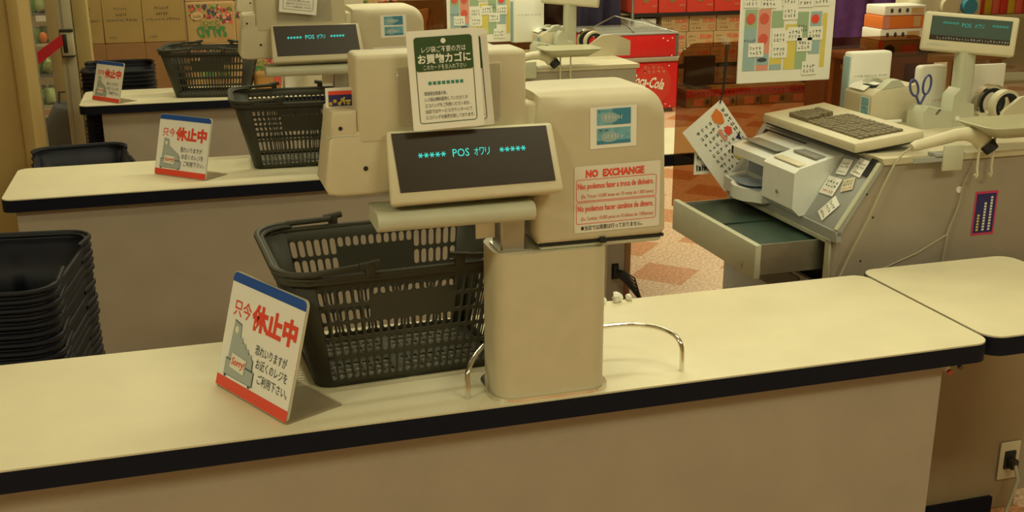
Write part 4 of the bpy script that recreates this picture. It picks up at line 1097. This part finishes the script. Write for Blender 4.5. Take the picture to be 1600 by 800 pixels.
# white bag-sealing machine with discs and packages beyond the pole display
mc = thing('roll_holder', 'cream rounded machine with cream and blue discs at top right above the pole display', 'machine', (4.45, 4.33, .701))
MB().box(.0, .02, .0, .50, .28, .38, cream_light, .05, 4).build('shell', mc)
for k, (x, m, r) in enumerate(((.22, cream, .062), (.37, cyan_dark, .05))):
    MB().cyl((x, .025, .285), (x, -.02, .285), r, m, 24).build('disc', mc)
sf = thing('goods_shelf', 'pale shelf with yellow and red goods at the top right corner', 'shelf', (5.08, 4.6, 0))
for z in (.45, .90, 1.25): MB().box(0, 0, z-.02, .9, .35, z, frame_cream, .002, 1).build('shelf_board', sf)
for x in (0, .87): MB().box(x, 0, 0, x+.03, .35, 1.4, frame_cream).build('side', sf)
for i in range(12):
    o = MB().box(0, 0, 0, .055, .12, .11, [carton_red, veg_yellow, red_soft][i % 3], .006).build('goods_pack', loc=(5.12+.062*i, 4.62, .901))
    tag(o, ['dark red', 'yellow', 'soft red'][i % 3]+' pack in the row on the pale shelf at top right', 'pack', ['dark red', 'yellow', 'soft red'][i % 3]+' packs on the pale shelf')

# clutter on the farthest counter
pb = thing('paper_box', 'white flat box on the farthest counter, behind the dark basket of lane two', 'box', (.47, 3.72, CT))
MB().box(0, 0, 0, .27, .18, .10, white_card, .004).build('box', pb)
MB().box(.0, -.001, .0, .25, .0, .012, salmon_print).build('print_strip', pb)
og = thing('orange_bag', 'orange paper bag on the farthest counter, left of the white flat box', 'bag', (.33, 3.70, CT))
MB().box(0, 0, 0, .12, .14, .09, orange_tan, .02, 3).build('bag', og)
MB().box(.085, -.002, .03, .125, .02, .085, red_soft, .005).build('red_label', og)

# low crate of flowers and a dark bag seen beside the pillar
lc = thing('flower_crate', 'low crate of yellow and orange flowers beside the steel pole at left', 'crate', (-.83, 4.35, 0))
for z in (.0, .10, .20): MB().box(0, 0, z, .24, .012, z+.07, frame_tan, .002, 1).box(0, .17, z, .24, .182, z+.07, frame_tan, .002, 1).build('slat', lc)
for x in (0, .228): MB().box(x, .012, 0, x+.012, .17, .27, frame_tan).build('end_board', lc)
MB().box(.012, .012, .15, .228, .17, .16, cardboard_dark).build('tray', lc)
for j in range(10):
    o = bpy.data.objects.new('flower_bunch', lumps['yellow_flower_bunch' if j % 3 else 'orange_vegetable']); COL.objects.link(o)
    o.location = (-.80+.043*(j % 5), 4.39+.075*(j//5), .235+.02*rr.random()); o.scale = (.026, .026, .045+.015*rr.random())
    tag(o, ('yellow' if j % 3 else 'orange')+' flowers standing in the low crate beside the steel pole', 'flowers', ('yellow' if j % 3 else 'orange')+' flowers in the crate')
gb = thing('grey_bag', 'dark grey bag on the ground outside, beyond the steel pole', 'bag', (-.80, 5.05, 0))
b = MB(); rounded_prism(b, [(0, 0), (.30, 0), (.28, .36), (.20, .50), (.08, .52), (.0, .38)], 0, .22, grey_bag, .04); b.build('bag_body', gb, merge=True)
MB().tube([(.10, .1, .50), (.11, .1, .58), (.17, .1, .58), (.18, .1, .49)], .008, cable_black, 8).build('strap', gb)
wp = tag(MB().box(-.03, -.02, 0, .03, .02, 2.2, frame_tan, .004).build('wooden_post', loc=(-.70, 5.35, 0)), 'tan wooden post outside, just left of the cream door frame', 'post')
for j in range(5):
    pc = tag(MB().box(0, 0, 0, .075, .002, .034, white_card).build('price_sign', loc=(-1.02+.11*(j % 3), 5.475+.08*(j//3), .955+.18*(j//3))), 'white price sign clipped to a shelf of the produce rack outside the door', 'price sign', 'price signs over the produce rack')
